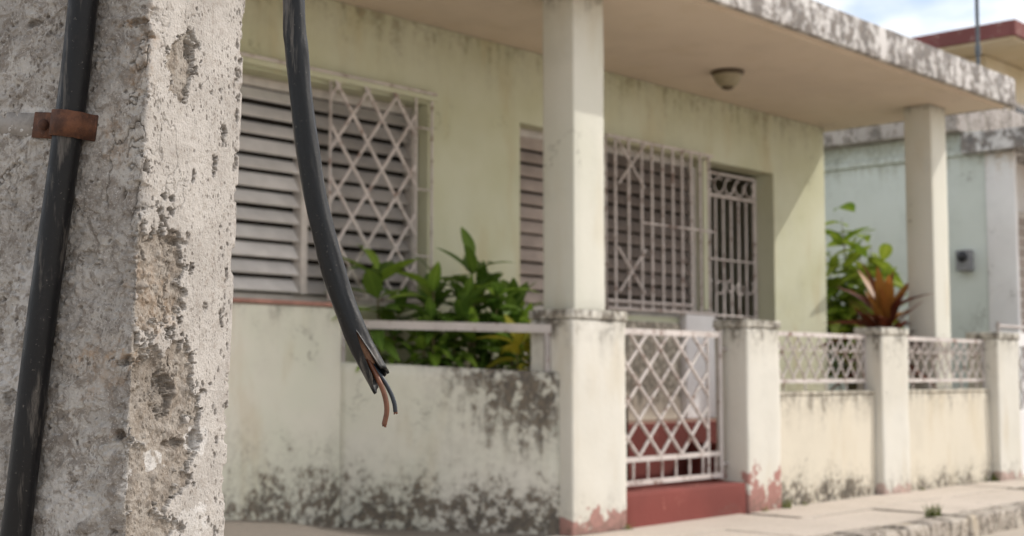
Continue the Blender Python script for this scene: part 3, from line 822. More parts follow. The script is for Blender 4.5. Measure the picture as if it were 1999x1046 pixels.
shrub('leafy_shrub', 'dark green filler plant low in the planter', 'shrub', (-0.02, 0.80, 0.80),
      [(0.0, 0.0, 0.46, 22, 0.22), (0.14, 0.05, 0.44, 22, 0.22), (-0.12, 0.1, 0.42, 20, 0.2), (0.3, 0.0, 0.40, 18, 0.22)], ['leaf_dark', 'leaf_dark', 'leaf_mid'], 8, GP)

# light green bush in the alley
def bush(loc, seed):
    rl = random.Random(seed)
    p = thing('bush', 'sunlit lime green bush between the two houses', 'bush', loc)
    n = 0
    for b in range(20):
        az = rl.uniform(0, 6.28); sp = rl.uniform(0.10, 0.62); h = rl.uniform(1.15, 2.0) * (1 - 0.2 * sp)
        if b < 3: sp *= 0.6; h = 1.9 + 0.12 * b
        dx, dy = sp * math.cos(az), sp * math.sin(az)
        path = catmull([(0.1 * dx, 0.1 * dy, -0.03), (0.35 * dx, 0.35 * dy, 0.45 * h), (dx, dy, h)], 6)
        link('branch', tube_mesh('branch', path, lambda t: 0.012 - 0.009 * t, 5), M['stem'], p)
        for i in range(15):
            t = 0.52 + 0.48 * (i / 14) ** 0.7
            q = path[min(len(path) - 1, int(t * (len(path) - 1)))] + Vector((rl.uniform(-.13, .13), rl.uniform(-.13, .13), rl.uniform(-.08, .08)))
            add_leaf(p, rl, q, rl.uniform(0, 6.28), R(rl.uniform(-15, 55)), rl.uniform(0.28, 0.40), 'leaf_lime')
    return p
bush((6.15, 1.50, 0.40), 5)

# dark red rosette in front of the far column
def rosette(loc, seed):
    rl = random.Random(seed)
    p = thing('red_cordyline', 'dark red spiky plant behind the middle pillar', 'plant', loc)
    path = catmull([(0, 0, -0.03), (0.02, 0, 0.5), (0, 0.02, 1.02)], 6)
    link('stem', tube_mesh('stem', path, lambda t: 0.026 - 0.008 * t, 8), M['stem'], p)
    for i in range(76):
        f = i / 75
        q = Vector((0, 0.01, 1.04 - 0.46 * f))
        kind = 'leaf_red' if rl.random() < (0.45 if f < 0.4 else 0.85) else 'leaf_orange'
        add_leaf(p, rl, q, i * 2.399 + rl.uniform(-.3, .3), R(74 - 72 * f + rl.uniform(-9, 9)), rl.uniform(0.40, 0.56), kind)
    return p
rosette((4.93, 0.52, 0.41), 9)

# weeds along the foot of the walls
def weed(loc, label, n, h, seed, frame=HF):
    rl = random.Random(seed); vs_ = []; fs = []
    for i in range(n):
        az = rl.uniform(0, 6.28); L = h * rl.uniform(0.5, 1.1); le = rl.uniform(0.2, 0.9); bx_, by_ = rl.gauss(0, h * 0.35), rl.gauss(0, h * 0.2)
        w = h * 0.06; k = len(vs_); ca, sa = math.cos(az), math.sin(az)
        for t in (0, 0.4, 0.75):
            ww = w * (1 - t * 0.8); r = le * L * t * t; z = L * t * (1 - 0.3 * le * t)
            vs_ += [(bx_ + ca * r - sa * ww, by_ + sa * r + ca * ww, z - 0.004), (bx_ + ca * r + sa * ww, by_ + sa * r - ca * ww, z - 0.004)]
        vs_.append((bx_ + ca * le * L, by_ + sa * le * L, L * (1 - 0.3 * le)))
        fs += [(k, k + 1, k + 3, k + 2), (k + 2, k + 3, k + 5, k + 4), (k + 4, k + 5, k + 6)]
    o = link('weed', mesh_py('weed', vs_, fs, True), M['grass'], None, frame @ Matrix.Translation(loc))
    return tag(o, label, 'weed', 'weeds at the foot of the front wall')
weed((0.50, -0.03, 0.004), 'tiny weed between corner pillar and red step', 14, 0.06, 1)
weed((2.05, -0.03, 0.004), 'tiny weed at the foot of the gate pillar', 12, 0.05, 2)
weed((2.36, -0.01, 0.004), 'green weed tuft where gate pillar meets low wall', 30, 0.085, 3)
weed((2.62, 0.0, 0.004), 'low weed under the first low wall', 18, 0.05, 4)
weed((5.84, -0.04, 0.004), 'dark weed tuft beside the last pillar', 30, 0.10, 5)
weed((2.55, -1.03, 0.004), 'yellowish weed growing over the kerb', 46, 0.10, 6)
weed((4.45, -0.03, 0.004), 'tiny weed under the far low wall', 14, 0.05, 7)

# ================================================================== UTILITY POLE
# local frame: e = lit edge, A runs left along the shaded face, B runs right along the lit face
E0 = at(262, 560, 1.45); E0.z = 0
dA = Vector((-0.914, 0.407, 0)).normalized(); dB = Vector((0.407, 0.914, 0)).normalized()
WL, WR = 0.28, 0.178
Z0, Z1 = 0.70, 1.46
def rand_lattice(nu, nv, seed):
    return np.random.default_rng(seed).random((nv + 3, nu + 3))
def vnoise(U, V, cell, seed):
    u = U / cell; v = V / cell
    u0 = np.floor(u.min()); v0 = np.floor(v.min()); u = u - u0; v = v - v0
    L = rand_lattice(int(u.max()) + 2, int(v.max()) + 2, seed)
    i = u.astype(int); j = v.astype(int); a = u - i; b = v - j
    a = a * a * a * (a * (a * 6 - 15) + 10); b = b * b * b * (b * (b * 6 - 15) + 10)
    return (L[j, i] * (1 - a) + L[j, i + 1] * a) * (1 - b) + (L[j + 1, i] * (1 - a) + L[j + 1, i + 1] * a) * b
def fbm(U, V, cell, seed, octv=4, gain=0.5):
    s = 0; amp = 1; tot = 0
    for k in range(octv):
        s = s + amp * vnoise(U + 3.1 * k, V + 1.7 * k, cell / 2 ** k, seed + k); tot += amp; amp *= gain
    return s / tot - 0.5
def worley(U, V, cell, seed):
    u = U / cell; v = V / cell
    u = u - np.floor(u.min()) + 1; v = v - np.floor(v.min()) + 1
    r = np.random.default_rng(seed); nu, nv = int(u.max()) + 3, int(v.max()) + 3
    jx = r.random((nv, nu)); jy = r.random((nv, nu)); hv = r.random((nv, nu))
    i = u.astype(int); j = v.astype(int); best = np.full(u.shape, 9.0); val = np.zeros(u.shape)
    for dj in (-1, 0, 1):
        for di in (-1, 0, 1):
            ii = i + di; jj = j + dj
            d2 = (ii + jx[jj, ii] - u) ** 2 + (jj + jy[jj, ii] - v) ** 2
            m = d2 < best; best = np.where(m, d2, best); val = np.where(m, hv[jj, ii], val)
    return np.sqrt(best), val
def sst(x, a, b):
    t = np.clip((x - a) / (b - a), 0, 1); return t * t * (3 - 2 * t)

step_ = 0.00088
ws = np.arange(-WL - 0.03, WR + 0.03, step_); zs_ = np.arange(Z0, Z1, step_)
Wg, Zg = np.meshgrid(ws, zs_)
# base outline of the section, corners rounded by smoothing
def outline(w):
    w = np.asarray(w)
    p = np.zeros(w.shape + (2,))
    A = np.array(dA[:2]); B = np.array(dB[:2])
    l = w < 0
    p[l] = (-np.clip(w[l], -WL, 0))[:, None] * A
    p[~l] = np.clip(w[~l], 0, WR)[:, None] * B
    o = w < -WL; p[o] += (-(w[o] + WL))[:, None] * B * 1.0
    o = w > WR; p[o] += (w[o] - WR)[:, None] * A * 1.0
    return p
P2 = outline(ws)
kw = np.exp(-0.5 * (np.arange(-22, 23) * step_ / 0.0045) ** 2); kw /= kw.sum()
Pp = np.vstack([np.repeat(P2[:1], 22, 0), P2, np.repeat(P2[-1:], 22, 0)])
P2 = np.stack([np.convolve(Pp[:, k], kw, 'valid') for k in (0, 1)], 1)
T2 = np.gradient(P2, axis=0); T2 /= np.linalg.norm(T2, axis=1)[:, None] + 1e-9
N2 = np.stack([T2[:, 1], -T2[:, 0]], 1)
if N2[len(ws) // 4] @ np.array([-dB.x, -dB.y]) < 0: N2 = -N2

def wz(u, v):                       # measure a spot on the pole: (w, z)
    r = ray(u, v)
    best = None
    for dirv, sg in ((dB, 1), (dA, -1)):
        # EYE + r*k = E0 + dirv*m
        den = r.x * dirv.y - r.y * dirv.x
        k = ((E0.x - EYE.x) * dirv.y - (E0.y - EYE.y) * dirv.x) / den
        m = ((EYE.x + r.x * k - E0.x) * dirv.x + (EYE.y + r.y * k - E0.y) * dirv.y)
        if m >= -1e-4: return sg * m, EYE.z + r.z * k
    return 0, 1
def blob(u, v, ru, rv, warp=0.5, seed=0, wn_=0.02):
    """Soft ellipse (1 inside) with a ragged rim."""
    w0, z0 = wz(u, v); w1, _ = wz(u + ru, v); w2, _ = wz(u - ru, v); rw = max(abs(w1 - w2) / 2, 0.003)
    rz_ = rv / FPX * 1.5
    d = np.sqrt(((Wg - w0) / rw) ** 2 + ((Zg - z0) / rz_) ** 2)
    d = d + warp * 3.2 * fbm(Wg, Zg, wn_ * 0.8, 100 + seed, 6, 0.68)
    return d
right = sst(Wg, -0.004, 0.004)
# where the smooth skim coat has come away from the right face
bare = np.zeros_like(Wg)
for k, (u, v, ru, rv, wp) in enumerate(((300, 540, 62, 105, .5), (320, 770, 78, 95, .5), (300, 930, 75, 90, .6), (290, 1050, 62, 70, .6), (345, 860, 55, 50, .5),
                                        (340, 130, 30, 60, .7), (262, 760, 40, 90, .6))):
    bare = np.maximum(bare, sst(-blob(u, v, ru, rv, wp, k), -1.02, -0.96))
coat = right * (1 - bare)
edge_wear = np.exp(-(Wg / 0.012) ** 2)
und = fbm(Wg, Zg, 0.12, 1, 3) * 0.006
rough = fbm(Wg, Zg, 0.012, 5, 4, 0.6) * 0.0024
fine = fbm(Wg, Zg, 0.0045, 9, 2, 0.6) * 0.0012
wd, wv = worley(Wg, Zg, 0.0085, 21)
agg = np.clip(0.55 - wd, 0, 1) * 0.0045 * (wv > 0.45)
wd2, wv2 = worley(Wg, Zg, 0.016, 22)
agg2 = np.clip(0.5 - wd2, 0, 1) * 0.007 * (wv2 > 0.7)
expose = (1 - coat)
D = und + rough * (0.45 + 0.75 * expose) + fine * (0.5 + 0.8 * expose) + (agg + agg2) * expose * sst(fbm(Wg, Zg, 0.05, 31, 3), -0.12, 0.1)
D -= right * bare * 0.0055
ck = np.abs(fbm(Wg, Zg * 0.6, 0.11, 301, 6, 0.62)); ckm = (1 - sst(ck, 0.002, 0.009)) * sst(fbm(Wg, Zg, 0.16, 331, 2), 0.0, 0.12)
ckm = ckm * (1 - 0.6 * coat)
D -= ckm * 0.0035
# flaked patches on the left face
flk = sst(fbm(Wg * 1.0, Zg, 0.05, 41, 5, 0.55), 0.10, 0.125) * (1 - right)
D -= flk * 0.0022
# deep broken hollows
hol = np.zeros_like(Wg)
for k, (u, v, ru, rv, dp) in enumerate(((330, 775, 20, 38, .009), (322, 745, 14, 22, .008), (246, 703, 26, 12, .007), (236, 848, 14, 14, .009), (338, 470, 24, 10, .004), (350, 865, 22, 12, .006), (385, 860, 10, 24, .006),
                                        (245, 42, 22, 9, .007), (272, 66, 16, 9, .007), (48, 45, 16, 10, .006), (25, 775, 14, 18, .006), (165, 505, 26, 20, .004), (352, 95, 8, 22, .005), (300, 735, 40, 50, .004))):
    h = sst(-blob(u, v, ru, rv, .55, 50 + k, 0.012), -1.0, -0.6); hol = np.maximum(hol, h * min(1, dp / 0.006)); D -= h * dp
# bug holes; tall and thin on the right face
pit = np.zeros_like(Wg)
PW = fbm(Wg, Zg, 0.0035, 203, 2, 0.6) * 1.7
rp = np.random.default_rng(77)
def dig(w0, z0, rw, rz_, dp):
    i0 = int((w0 - 2.5 * rw - ws[0]) / step_); i1 = int((w0 + 2.5 * rw - ws[0]) / step_) + 2
    j0 = int((z0 - 2.5 * rz_ - zs_[0]) / step_); j1 = int((z0 + 2.5 * rz_ - zs_[0]) / step_) + 2
    i0 = max(0, i0); j0 = max(0, j0); i1 = min(len(ws), i1); j1 = min(len(zs_), j1)
    if i1 <= i0 or j1 <= j0: return
    a = Wg[j0:j1, i0:i1]; b = Zg[j0:j1, i0:i1]
    h = 1 - sst(np.sqrt(((a - w0) / rw) ** 2 + ((b - z0) / rz_) ** 2) + PW[j0:j1, i0:i1], 0.55, 1.15)
    D[j0:j1, i0:i1] -= h * dp; pit[j0:j1, i0:i1] = np.maximum(pit[j0:j1, i0:i1], h)
for _ in range(110):
    w0 = rp.uniform(0.004, WR); z0 = rp.uniform(Z0, Z1); r0 = 0.0008 * (1 + 1.7 * rp.random() ** 4)
    dig(w0, z0, r0 * rp.uniform(1.0, 2.2), r0 * rp.uniform(1.1, 3.0), r0 * 1.3)
for _ in range(110):
    w0 = rp.normal(WR - 0.012, 0.012); z0 = rp.uniform(Z0, Z1); r0 = 0.0009 * (1 + 2.0 * rp.random() ** 3)
    dig(w0, z0, r0 * 1.6, r0 * rp.uniform(1.5, 4.5), r0 * 1.3)
for _ in range(200):
    w0 = rp.uniform(-WL, 0); z0 = rp.uniform(Z0, Z1); r0 = 0.0010 * (1 + 1.6 * rp.random() ** 3)
    dig(w0, z0, r0 * 1.3, r0 * 1.2, r0 * 1.2)
for (u, v, ru, rv) in ((328, 647, 7, 12), (313, 382, 6, 7), (328, 388, 5, 6), (325, 412, 6, 9), (366, 345, 4, 12), (408, 320, 5, 20), (423, 262, 5, 22), (277, 325, 9, 14), (270, 405, 8, 10)):
    w0, z0 = wz(u, v); w1, _ = wz(u + ru, v); dig(w0, z0, max(abs(w1 - w0), 0.002), rv / FPX * 1.5, 0.006)
# chipped arris
chip = sst(fbm(Wg * 0.4, Zg, 0.03, 61, 5, 0.6), -0.02, 0.16)
D -= edge_wear * chip * 0.008
D -= np.exp(-((Wg - WR) / 0.008) ** 2) * sst(fbm(Wg * 0.4, Zg, 0.022, 71, 5, 0.6), 0.0, 0.2) * 0.006
# colour drivers for what the surface is made of: lime and rust
lime = np.zeros_like(Wg)
for k, (u, v, ru, rv) in enumerate(((256, 937, 16, 28), (402, 1010, 14, 42), (312, 900, 16, 18), (52, 217, 30, 12), (30, 250, 60, 14), (130, 990, 60, 60), (60, 560, 45, 70), (20, 720, 30, 60), (390, 860, 18, 26), (380, 1040, 26, 50))):
    lime = np.maximum(lime, sst(-blob(u, v, ru, rv, .7, 70 + k, 0.018), -1.0, -0.88) * (0.9 if k in (0, 1, 2, 8) else 0.55))
rust = np.zeros_like(Wg)
for k, (u, v, ru, rv) in enumerate(((246, 703, 40, 18), (238, 845, 18, 16), (248, 45, 30, 8), (275, 68, 18, 8), (165, 700, 26, 18), (200, 725, 60, 60), (285, 560, 40, 90), (215, 280, 30, 70), (265, 110, 30, 80), (310, 610, 30, 60))):
    rust = np.maximum(rust, sst(-blob(u, v, ru, rv, 1.0, 90 + k, 0.02), -1.0, -0.35) * (1.0 if k < 5 else 0.45))
for name_, arr in (('lime', lime), ('rust', rust)): arr *= sst(fbm(Wg, Zg, 0.008, 120, 3), -0.28, 0.02)

zm = (Zg - 0.95)
taper = 1 - 0.035 * zm               # narrows upward
lean = np.stack([0.030 * zm, 0.0 * zm], -1)
cen = np.array((dA * WL * 0.5 + dB * WR * 0.5)[:2])
XY = (P2[None] - cen) * taper[..., None] + cen + N2[None] * D[..., None] + lean
XY[..., 0] += E0.x; XY[..., 1] += E0.y
co = np.concatenate([XY, Zg[..., None]], -1).reshape(-1, 3)
nz, nw_ = Wg.shape
idx = np.arange(nz * nw_).reshape(nz, nw_)
quads = np.stack([idx[:-1, :-1], idx[:-1, 1:], idx[1:, 1:], idx[1:, :-1]], -1).reshape(-1, 4)
# plain remainder of the shaft: behind, above and below the finely broken part
ex_v = []; ex_q = []
def section(z, inset):
    zmm = z - 0.95; tp = 1 - 0.035 * zmm; tp = max(tp, 0.72)
    out = []
    for (a, b) in ((0, 0), (WL, 0), (WL, WR), (0, WR)):
        p = dA * a + dB * b; c = Vector((cen[0], cen[1], 0)); v = p - c; v = v * ((v.length - inset) / v.length)
        q = c + v * tp + Vector((E0.x + 0.030 * zmm, E0.y, z)); out.append(tuple(q))
    return out
def shaft(zlist, inset, capb=False, capt=False):
    b0 = len(co) + len(ex_v)
    for z in zlist: ex_v.extend(section(z, inset))
    for i in range(len(zlist) - 1):
        for k in range(4):
            j = (k + 1) % 4; ex_q.append((b0 + 4 * i + k, b0 + 4 * i + j, b0 + 4 * i + 4 + j, b0 + 4 * i + 4 + k))
    if capb: ex_q.append((b0, b0 + 3, b0 + 2, b0 + 1))
    if capt: e = b0 + 4 * (len(zlist) - 1); ex_q.append((e, e + 1, e + 2, e + 3))
shaft([-0.5, Z0 + 0.004], 0.002, True, True)
shaft([Z1 - 0.004, 3.0, 5.0, 7.2], 0.002, True, True)
shaft([Z0 - 0.05, Z1 + 0.05], 0.022)
allv = np.vstack([co, np.array(ex_v)]); allq = np.vstack([quads, np.array(ex_q)])
me = bpy.data.meshes.new('shaft')
me.vertices.add(len(allv)); me.vertices.foreach_set('co', allv.astype(np.float32).ravel())
me.loops.add(allq.size); me.loops.foreach_set('vertex_index', allq.astype(np.int32).ravel())
me.polygons.add(len(allq)); me.polygons.foreach_set('loop_start', np.arange(0, allq.size, 4, dtype=np.int32))
me.polygons.foreach_set('use_smooth', np.r_[np.ones(len(quads), bool), np.zeros(len(ex_q), bool)])
me.update(calc_edges=True)
for nm, arr in (('coat', coat), ('lime', lime), ('rust', rust), ('pit', np.maximum(np.maximum(pit, hol * 0.6), ckm * 0.8)), ('bare', right * bare)):
    at_ = me.attributes.new(nm, 'FLOAT', 'POINT')
    at_.data.foreach_set('value', np.r_[arr.ravel(), np.zeros(len(ex_v))].astype(np.float32))

g = G('pole_concrete', 0.25)
P = g.pos()
n1 = g.noise(P, 14, 6, 0.6); n2 = g.noise(P, 90, 6, 0.7); n3 = g.noise(P, 320, 4, 0.7)
vz = g.voro(P, 150)
grey = g.mix(g.ss(n1, 0.35, 0.68), (0.41, 0.385, 0.355), (0.29, 0.27, 0.248))
grey = g.mix(g.ss(g.noise(P, 55, 6, 0.75, 0.6), 0.44, 0.60, 0, 0.8), grey, (0.175, 0.15, 0.128))
grey = g.mix(g.mul(g.ss(n3, 0.55, 0.68), g.ss(n2, 0.62, 0.42, 0.1, 0.8)), grey, (0.55, 0.52, 0.485))
grey = g.mix(g.ss(vz, 0.16, 0.05, 0, 0.5), grey, (0.10, 0.085, 0.07))
coatc = g.mix(g.ss(n1, 0.36, 0.66), (0.49, 0.46, 0.43), (0.40, 0.372, 0.345))
coatc = g.mix(g.ss(n2, 0.48, 0.70, 0, 0.5), coatc, (0.26, 0.22, 0.185))
coatc = g.mix(g.ss(n3, 0.58, 0.70, 0, 0.4), coatc, (0.55, 0.51, 0.46))
grey = g.mix(g.mul(g.attr('bare'), 0.35), grey, g.mix(g.ss(n2, 0.4, 0.62), (0.33, 0.265, 0.20), (0.20, 0.158, 0.118)))
col = g.mix(g.attr('coat'), grey, coatc)
vt = g.n('ShaderNodeTexVoronoi'); g.l(g.mapv(P, (1, 1, 0.62)), vt.inputs['Vector']); vt.inputs['Scale'].default_value = 185.0
cr = g.xyz(vt.outputs['Color'])[0]
mic = g.mul(g.ss(vt.outputs['Distance'], 0.34, 0.20), g.ss(cr, 0.62, 0.70))
vt2 = g.n('ShaderNodeTexVoronoi'); g.l(g.mapv(P, (1, 1, 0.5)), vt2.inputs['Vector']); vt2.inputs['Scale'].default_value = 420.0
mic2 = g.mul(g.ss(vt2.outputs['Distance'], 0.40, 0.22), g.ss(g.xyz(vt2.outputs['Color'])[0], 0.55, 0.62))
micro = g.mul(g.mx(mic, g.mul(mic2, 0.7)), g.ss(g.noise(P, 22, 4), 0.40, 0.62, 0.1, 1.0))
col = g.mix(g.mul(micro, 0.7), col, (0.10, 0.082, 0.066))  # tiny pits, not in the mesh: their shade is painted as dark dots
col = g.mix(g.mul(g.attr('rust'), g.ss(n2, 0.35, 0.65, 0, 0.75)), col, (0.31, 0.19, 0.095))
col = g.mix(g.attr('lime'), col, (0.56, 0.54, 0.52))
col = g.mix(g.mul(g.attr('pit'), 0.55), col, (0.09, 0.075, 0.06))  # shade inside holes, hollows and cracks deepened in the colour
g.bump(g.sub(g.add(g.mul(n2, 0.7), g.mul(n3, 0.9)), g.mul(micro, 0.8)), 0.8, 0.0028)
M['pole'] = g.done(col, 0.93)
pole = tag(link('utility_pole', me, M['pole'], None), 'rough weathered concrete utility pole in the left foreground', 'utility pole')

# point on the pole's left face: distance l from the lit edge, height z, standing off by o
def pface(l, z, o=0.0):
    zmm = z - 0.95; tp = 1 - 0.035 * zmm
    c = Vector((cen[0], cen[1], 0)); v = (dA * l - c) * tp + c
    return v + Vector((E0.x + 0.030 * zmm, E0.y, z)) - dB * o
def lface(u, v):
    """l and z of a photograph spot on the left face, allowing for lean and taper."""
    w_, z_ = wz(u, v); l = -w_
    for _ in range(8):
        p = pface(l, z_); q = p - EYE
        c, s = math.cos(PITCH), math.sin(PITCH)
        Yc = q.y * c + q.z * s; Zc = -q.y * s + q.z * c
        uu = 999.5 + FPX * q.x / Yc; vv = 523 - FPX * Zc / Yc
        l += (uu - u) * Yc / FPX; z_ += (vv - v) * Yc / FPX
    return l, z_

# ---- black cable strapped to the pole
CR = 0.0158
def rubber(name, base=(0.006, 0.006, 0.007)):
    g = G(name, 0.28); P = g.pos()
    n = g.noise(g.mapv(P, (1, 1, 0.5)), 40, 6, 0.7); s = g.noise(g.mapv(P, (1, 1, 0.12)), 60, 5, 0.7)
    f = g.noise(P, 260, 3, 0.7)
    col = g.mix(g.ss(n, 0.54, 0.75, 0, 0.4), base, (0.035, 0.032, 0.03))
    col = g.mix(g.ss(s, 0.54, 0.68, 0, 0.6), col, (0.13, 0.115, 0.10))
    col = g.mix(g.ss(f, 0.65, 0.74, 0, 0.6), col, (0.20, 0.18, 0.16))
    g.bump(g.add(n, g.mul(f, 0.5)), 0.35, 0.0015)
    return g.done(col, g.ss(n, 0.35, 0.7, 0.30, 0.55))
M['rubber'] = rubber('black_rubber')
la, za = lface(176, 0); lb, zb = lface(44, 1046)
lm1, zm1 = lface(146, 250); lm2, zm2 = lface(93, 640)
la -= 0.0075; lb -= 0.0075; lm1 -= 0.0075; lm2 -= 0.0075
pts = [pface(la * 0.9, 3.4, CR), pface(la * 0.9, 2.2, CR), pface(la - 0.010, 1.62, CR + 0.003), pface(la, za, CR + 0.003), pface(lm1, zm1, CR + 0.002), pface(lm2, zm2, CR + 0.003), pface(lb, zb, CR + 0.003),
       pface(lb + 0.02, zb - 0.16, CR + 0.003), pface(lb + 0.03, 0.2, CR + 0.002), pface(lb + 0.03, -0.16, CR + 0.002)]
path = catmull(pts, 14)
tag(link('fixed_cable', tube_mesh('fixed_cable', path, CR, 24), M['rubber'], None), 'thick black cable clamped to the concrete pole', 'cable')

# ---- strap and rusty saddle holding it
g = G('rusty_steel', 0.4); P = g.pos(); n = g.noise(P, 60, 6, 0.7); n2 = g.noise(P, 220, 4, 0.7)
col = g.mix(g.ss(n, 0.35, 0.66), (0.055, 0.024, 0.015), (0.135, 0.055, 0.028))
col = g.mix(g.ss(n2, 0.6, 0.75, 0, 0.6), col, (0.27, 0.16, 0.12))
g.bump(g.add(n, n2), 0.5, 0.0015); M['rust'] = g.done(col, 0.8, 0.15)
g = G('strap_dusty_steel', 0.3); P = g.pos(); n = g.noise(P, 50, 6, 0.7)
col = g.mix(g.ss(n, 0.4, 0.65), (0.27, 0.25, 0.23), (0.19, 0.172, 0.155)); col = g.mix(g.ss(g.noise(P, 25, 5), 0.58, 0.68), col, (0.22, 0.11, 0.05))
g.bump(n, 0.4, 0.0015); M['strap'] = g.done(col, 0.85)
lc, zc = lface(146, 250)
lc -= 0.0075
clamp = thing('cable_clamp', 'rusty steel clamp and strap holding the cable on the pole', 'clamp', (0, 0, 0), 0, None, Matrix.Identity(4))
cl0 = pface(lc, zc, 0)
# cable direction within the face
cdir = (pface(lm2, zm2, 0) - pface(la, za, 0)).normalized()
side = dA.copy(); side = (side - cdir * side.dot(cdir)).normalized()     # across the cable, to the left
outn = -dB
def strip(name, prof, halfw, thick, mat, tilt=0.0, taper_=None):
    """Bent flat bar: prof = (across, out) points; bar is 2*halfw wide along the cable."""
    n = len(prof); vs_ = []; fs = []
    ax = (-cdir * math.cos(tilt) + side * math.sin(tilt))
    for i, (a, o) in enumerate(prof):
        pa = prof[max(0, i - 1)]; pb = prof[min(n - 1, i + 1)]
        t = Vector((pb[0] - pa[0], pb[1] - pa[1])).normalized(); nn = Vector((-t.y, t.x))
        for (hw, th) in ((-halfw, 0), (halfw, 0), (halfw, thick), (-halfw, thick)):
            j = 0.0006 * mnoise.noise((i * 0.9, hw * 900, th * 500 + 3))
            q = cl0 + side * (a + nn.x * th) + outn * (o + nn.y * th + j) + ax * (hw * (1 + 0.04 * mnoise.noise((i * 0.7, hw * 400, 0))))
            vs_.append(tuple(q))
    for i in range(n - 1):
        for k in range(4):
            j = (k + 1) % 4; fs.append((4 * i + k, 4 * i + j, 4 * i + 4 + j, 4 * i + 4 + k))
    fs += [(3, 2, 1, 0), (4 * n - 4, 4 * n - 3, 4 * n - 2, 4 * n - 1)]
    bm = bmesh.new(); bv = [bm.verts.new(v) for v in vs_]
    for f in fs: bm.faces.new([bv[i] for i in f])
    bmesh.ops.recalc_face_normals(bm, faces=bm.faces[:])
    sharp = [e for e in bm.edges if e.calc_face_angle(0) > 0.9]
    bmesh.ops.bevel(bm, geom=sharp, offset=0.0006, segments=2, affect='EDGES')
    return link(name, bm_mesh(name, bm, True), mat, clamp)
TH = 0.0026
rr = CR + 0.0012
arc = [(rr * math.cos(a), CR + 0.002 + rr * math.sin(a)) for a in [math.pi * k / 16 for k in range(17)]]
prof = [(0.064, 0.0026), (0.044, 0.0026), (0.027, 0.0026), (rr + 0.003, 0.0036)] + arc + [(-rr - 0.0005, 0.004), (-rr - 0.004, 0.001), (-rr - 0.008, 0.0005)]
prof = [(a, o) for (a, o) in prof]
# thickness must point outwards: run the profile from right to left
strip('saddle', prof[::-1], 0.0145, TH, M['rust'])
strip('band', [(0.24, 0.0004), (0.16, 0.0006), (0.10, 0.0008), (0.075, 0.0008), (0.055, 0.0008)][::-1], 0.0132, 0.0008, M['strap'], -0.06)
bc = cl0 + side * 0.046 + outn * (0.0022 + TH)
def disc_stack(name, prof, mat, base, axis, n=14):
    q = axis.to_track_quat('Z', 'Y').to_matrix().to_4x4()
    o = lathe(name, prof, mat, clamp, n); o.matrix_basis = Matrix.Translation(base) @ q; return o
disc_stack('bolt', [(0.0060, -0.003), (0.0064, 0.0008), (0.0060, 0.0034), (0.0040, 0.0052), (0.0002, 0.0058)], M['rust'], bc + outn * 0.002, outn)

# ---- hanging cut cable
hang = thing('hanging_cable', 'thick black cable hanging loose, its cut end splitting open', 'cable', (0, 0, 0), 0, None, Matrix.Identity(4))
ZC = 1.40
HR = 0.0122
cpx = [(573, 0), (579, 90), (588, 190), (600, 290), (616, 385), (637, 475), (664, 570), (697, 655), (722, 706), (745, 748)]
cp = [at(u, v, ZC) for u, v in cpx]
up_pts = [Vector((pface(0.02, 4.0).x, pface(0.02, 4.0).y - 0.03, 4.05)), Vector((cp[0].x - 0.09, ZC - 0.0, 3.7)), Vector((cp[0].x - 0.055, ZC, 2.6)), Vector((cp[0].x - 0.016, ZC, 1.75))]
full = catmull(up_pts + cp, 16)
ns = 40
fr = frames(full)
# arc length
s_acc = [0.0]
for i in range(1, len(full)): s_acc.append(s_acc[-1] + (full[i] - full[i - 1]).length)
S_tot = s_acc[-1]
def fr_at(s):
    s = min(max(s, 0), S_tot)
    i = 0
    while i < len(s_acc) - 2 and s_acc[i + 1] < s: i += 1
    k = (s - s_acc[i]) / max(1e-9, s_acc[i + 1] - s_acc[i])
    p0, x0_, y0_, t0 = fr[i]; p1, x1_, y1_, t1 = fr[i + 1]
    return p0.lerp(p1, k), x0_.lerp(x1_, k).normalized(), y0_.lerp(y1_, k).normalized(), t0.lerp(t1, k).normalized()
def wobble(s, a): return 0.0011 * mnoise.noise((s * 18, math.cos(a) * 1.5, math.sin(a) * 1.5)) + 0.0004 * mnoise.noise((s * 90, math.cos(a) * 3, math.sin(a) * 3))
CUT = 0.062
NA = 56
rows = []
srow = [S_tot - CUT - d_ for d_ in np.linspace(S_tot - CUT, 0, 260)]
# which frame angle faces the camera at the cut
pC, xC, yC, tC = fr_at(S_tot - 0.02)
view = (EYE - pC).normalized()
a_cam = math.atan2(view.dot(yC), view.dot(xC))
rgt = tC.cross(view)
sgn = 1 if Vector((1, 0, 0)).dot(-xC * math.sin(a_cam) + yC * math.cos(a_cam)) > 0 else -1   # +angle -> image right
def endlen(da):
    """How far the sheath reaches past the start of the split, by angle from the camera side (right +)."""
    w = abs(da - 0.10)
    v = min(1.0, w / 0.46)                          # V-shaped split
    e = CUT * (0.18 + 0.74 * v ** 1.1)
    e += 0.008 * math.cos(da + 2.2) - 0.004 * math.cos(2 * da) + 0.0024 * mnoise.noise((da * 3.5, 0.4, 2.0)) + 0.0016 * mnoise.noise((da * 11, 5.4, 2.0))
    return max(0.004, min(e, CUT * 1.12))
das = []
for k in range(NA): das.append(-math.pi + 2 * math.pi * k / NA + 0.10)
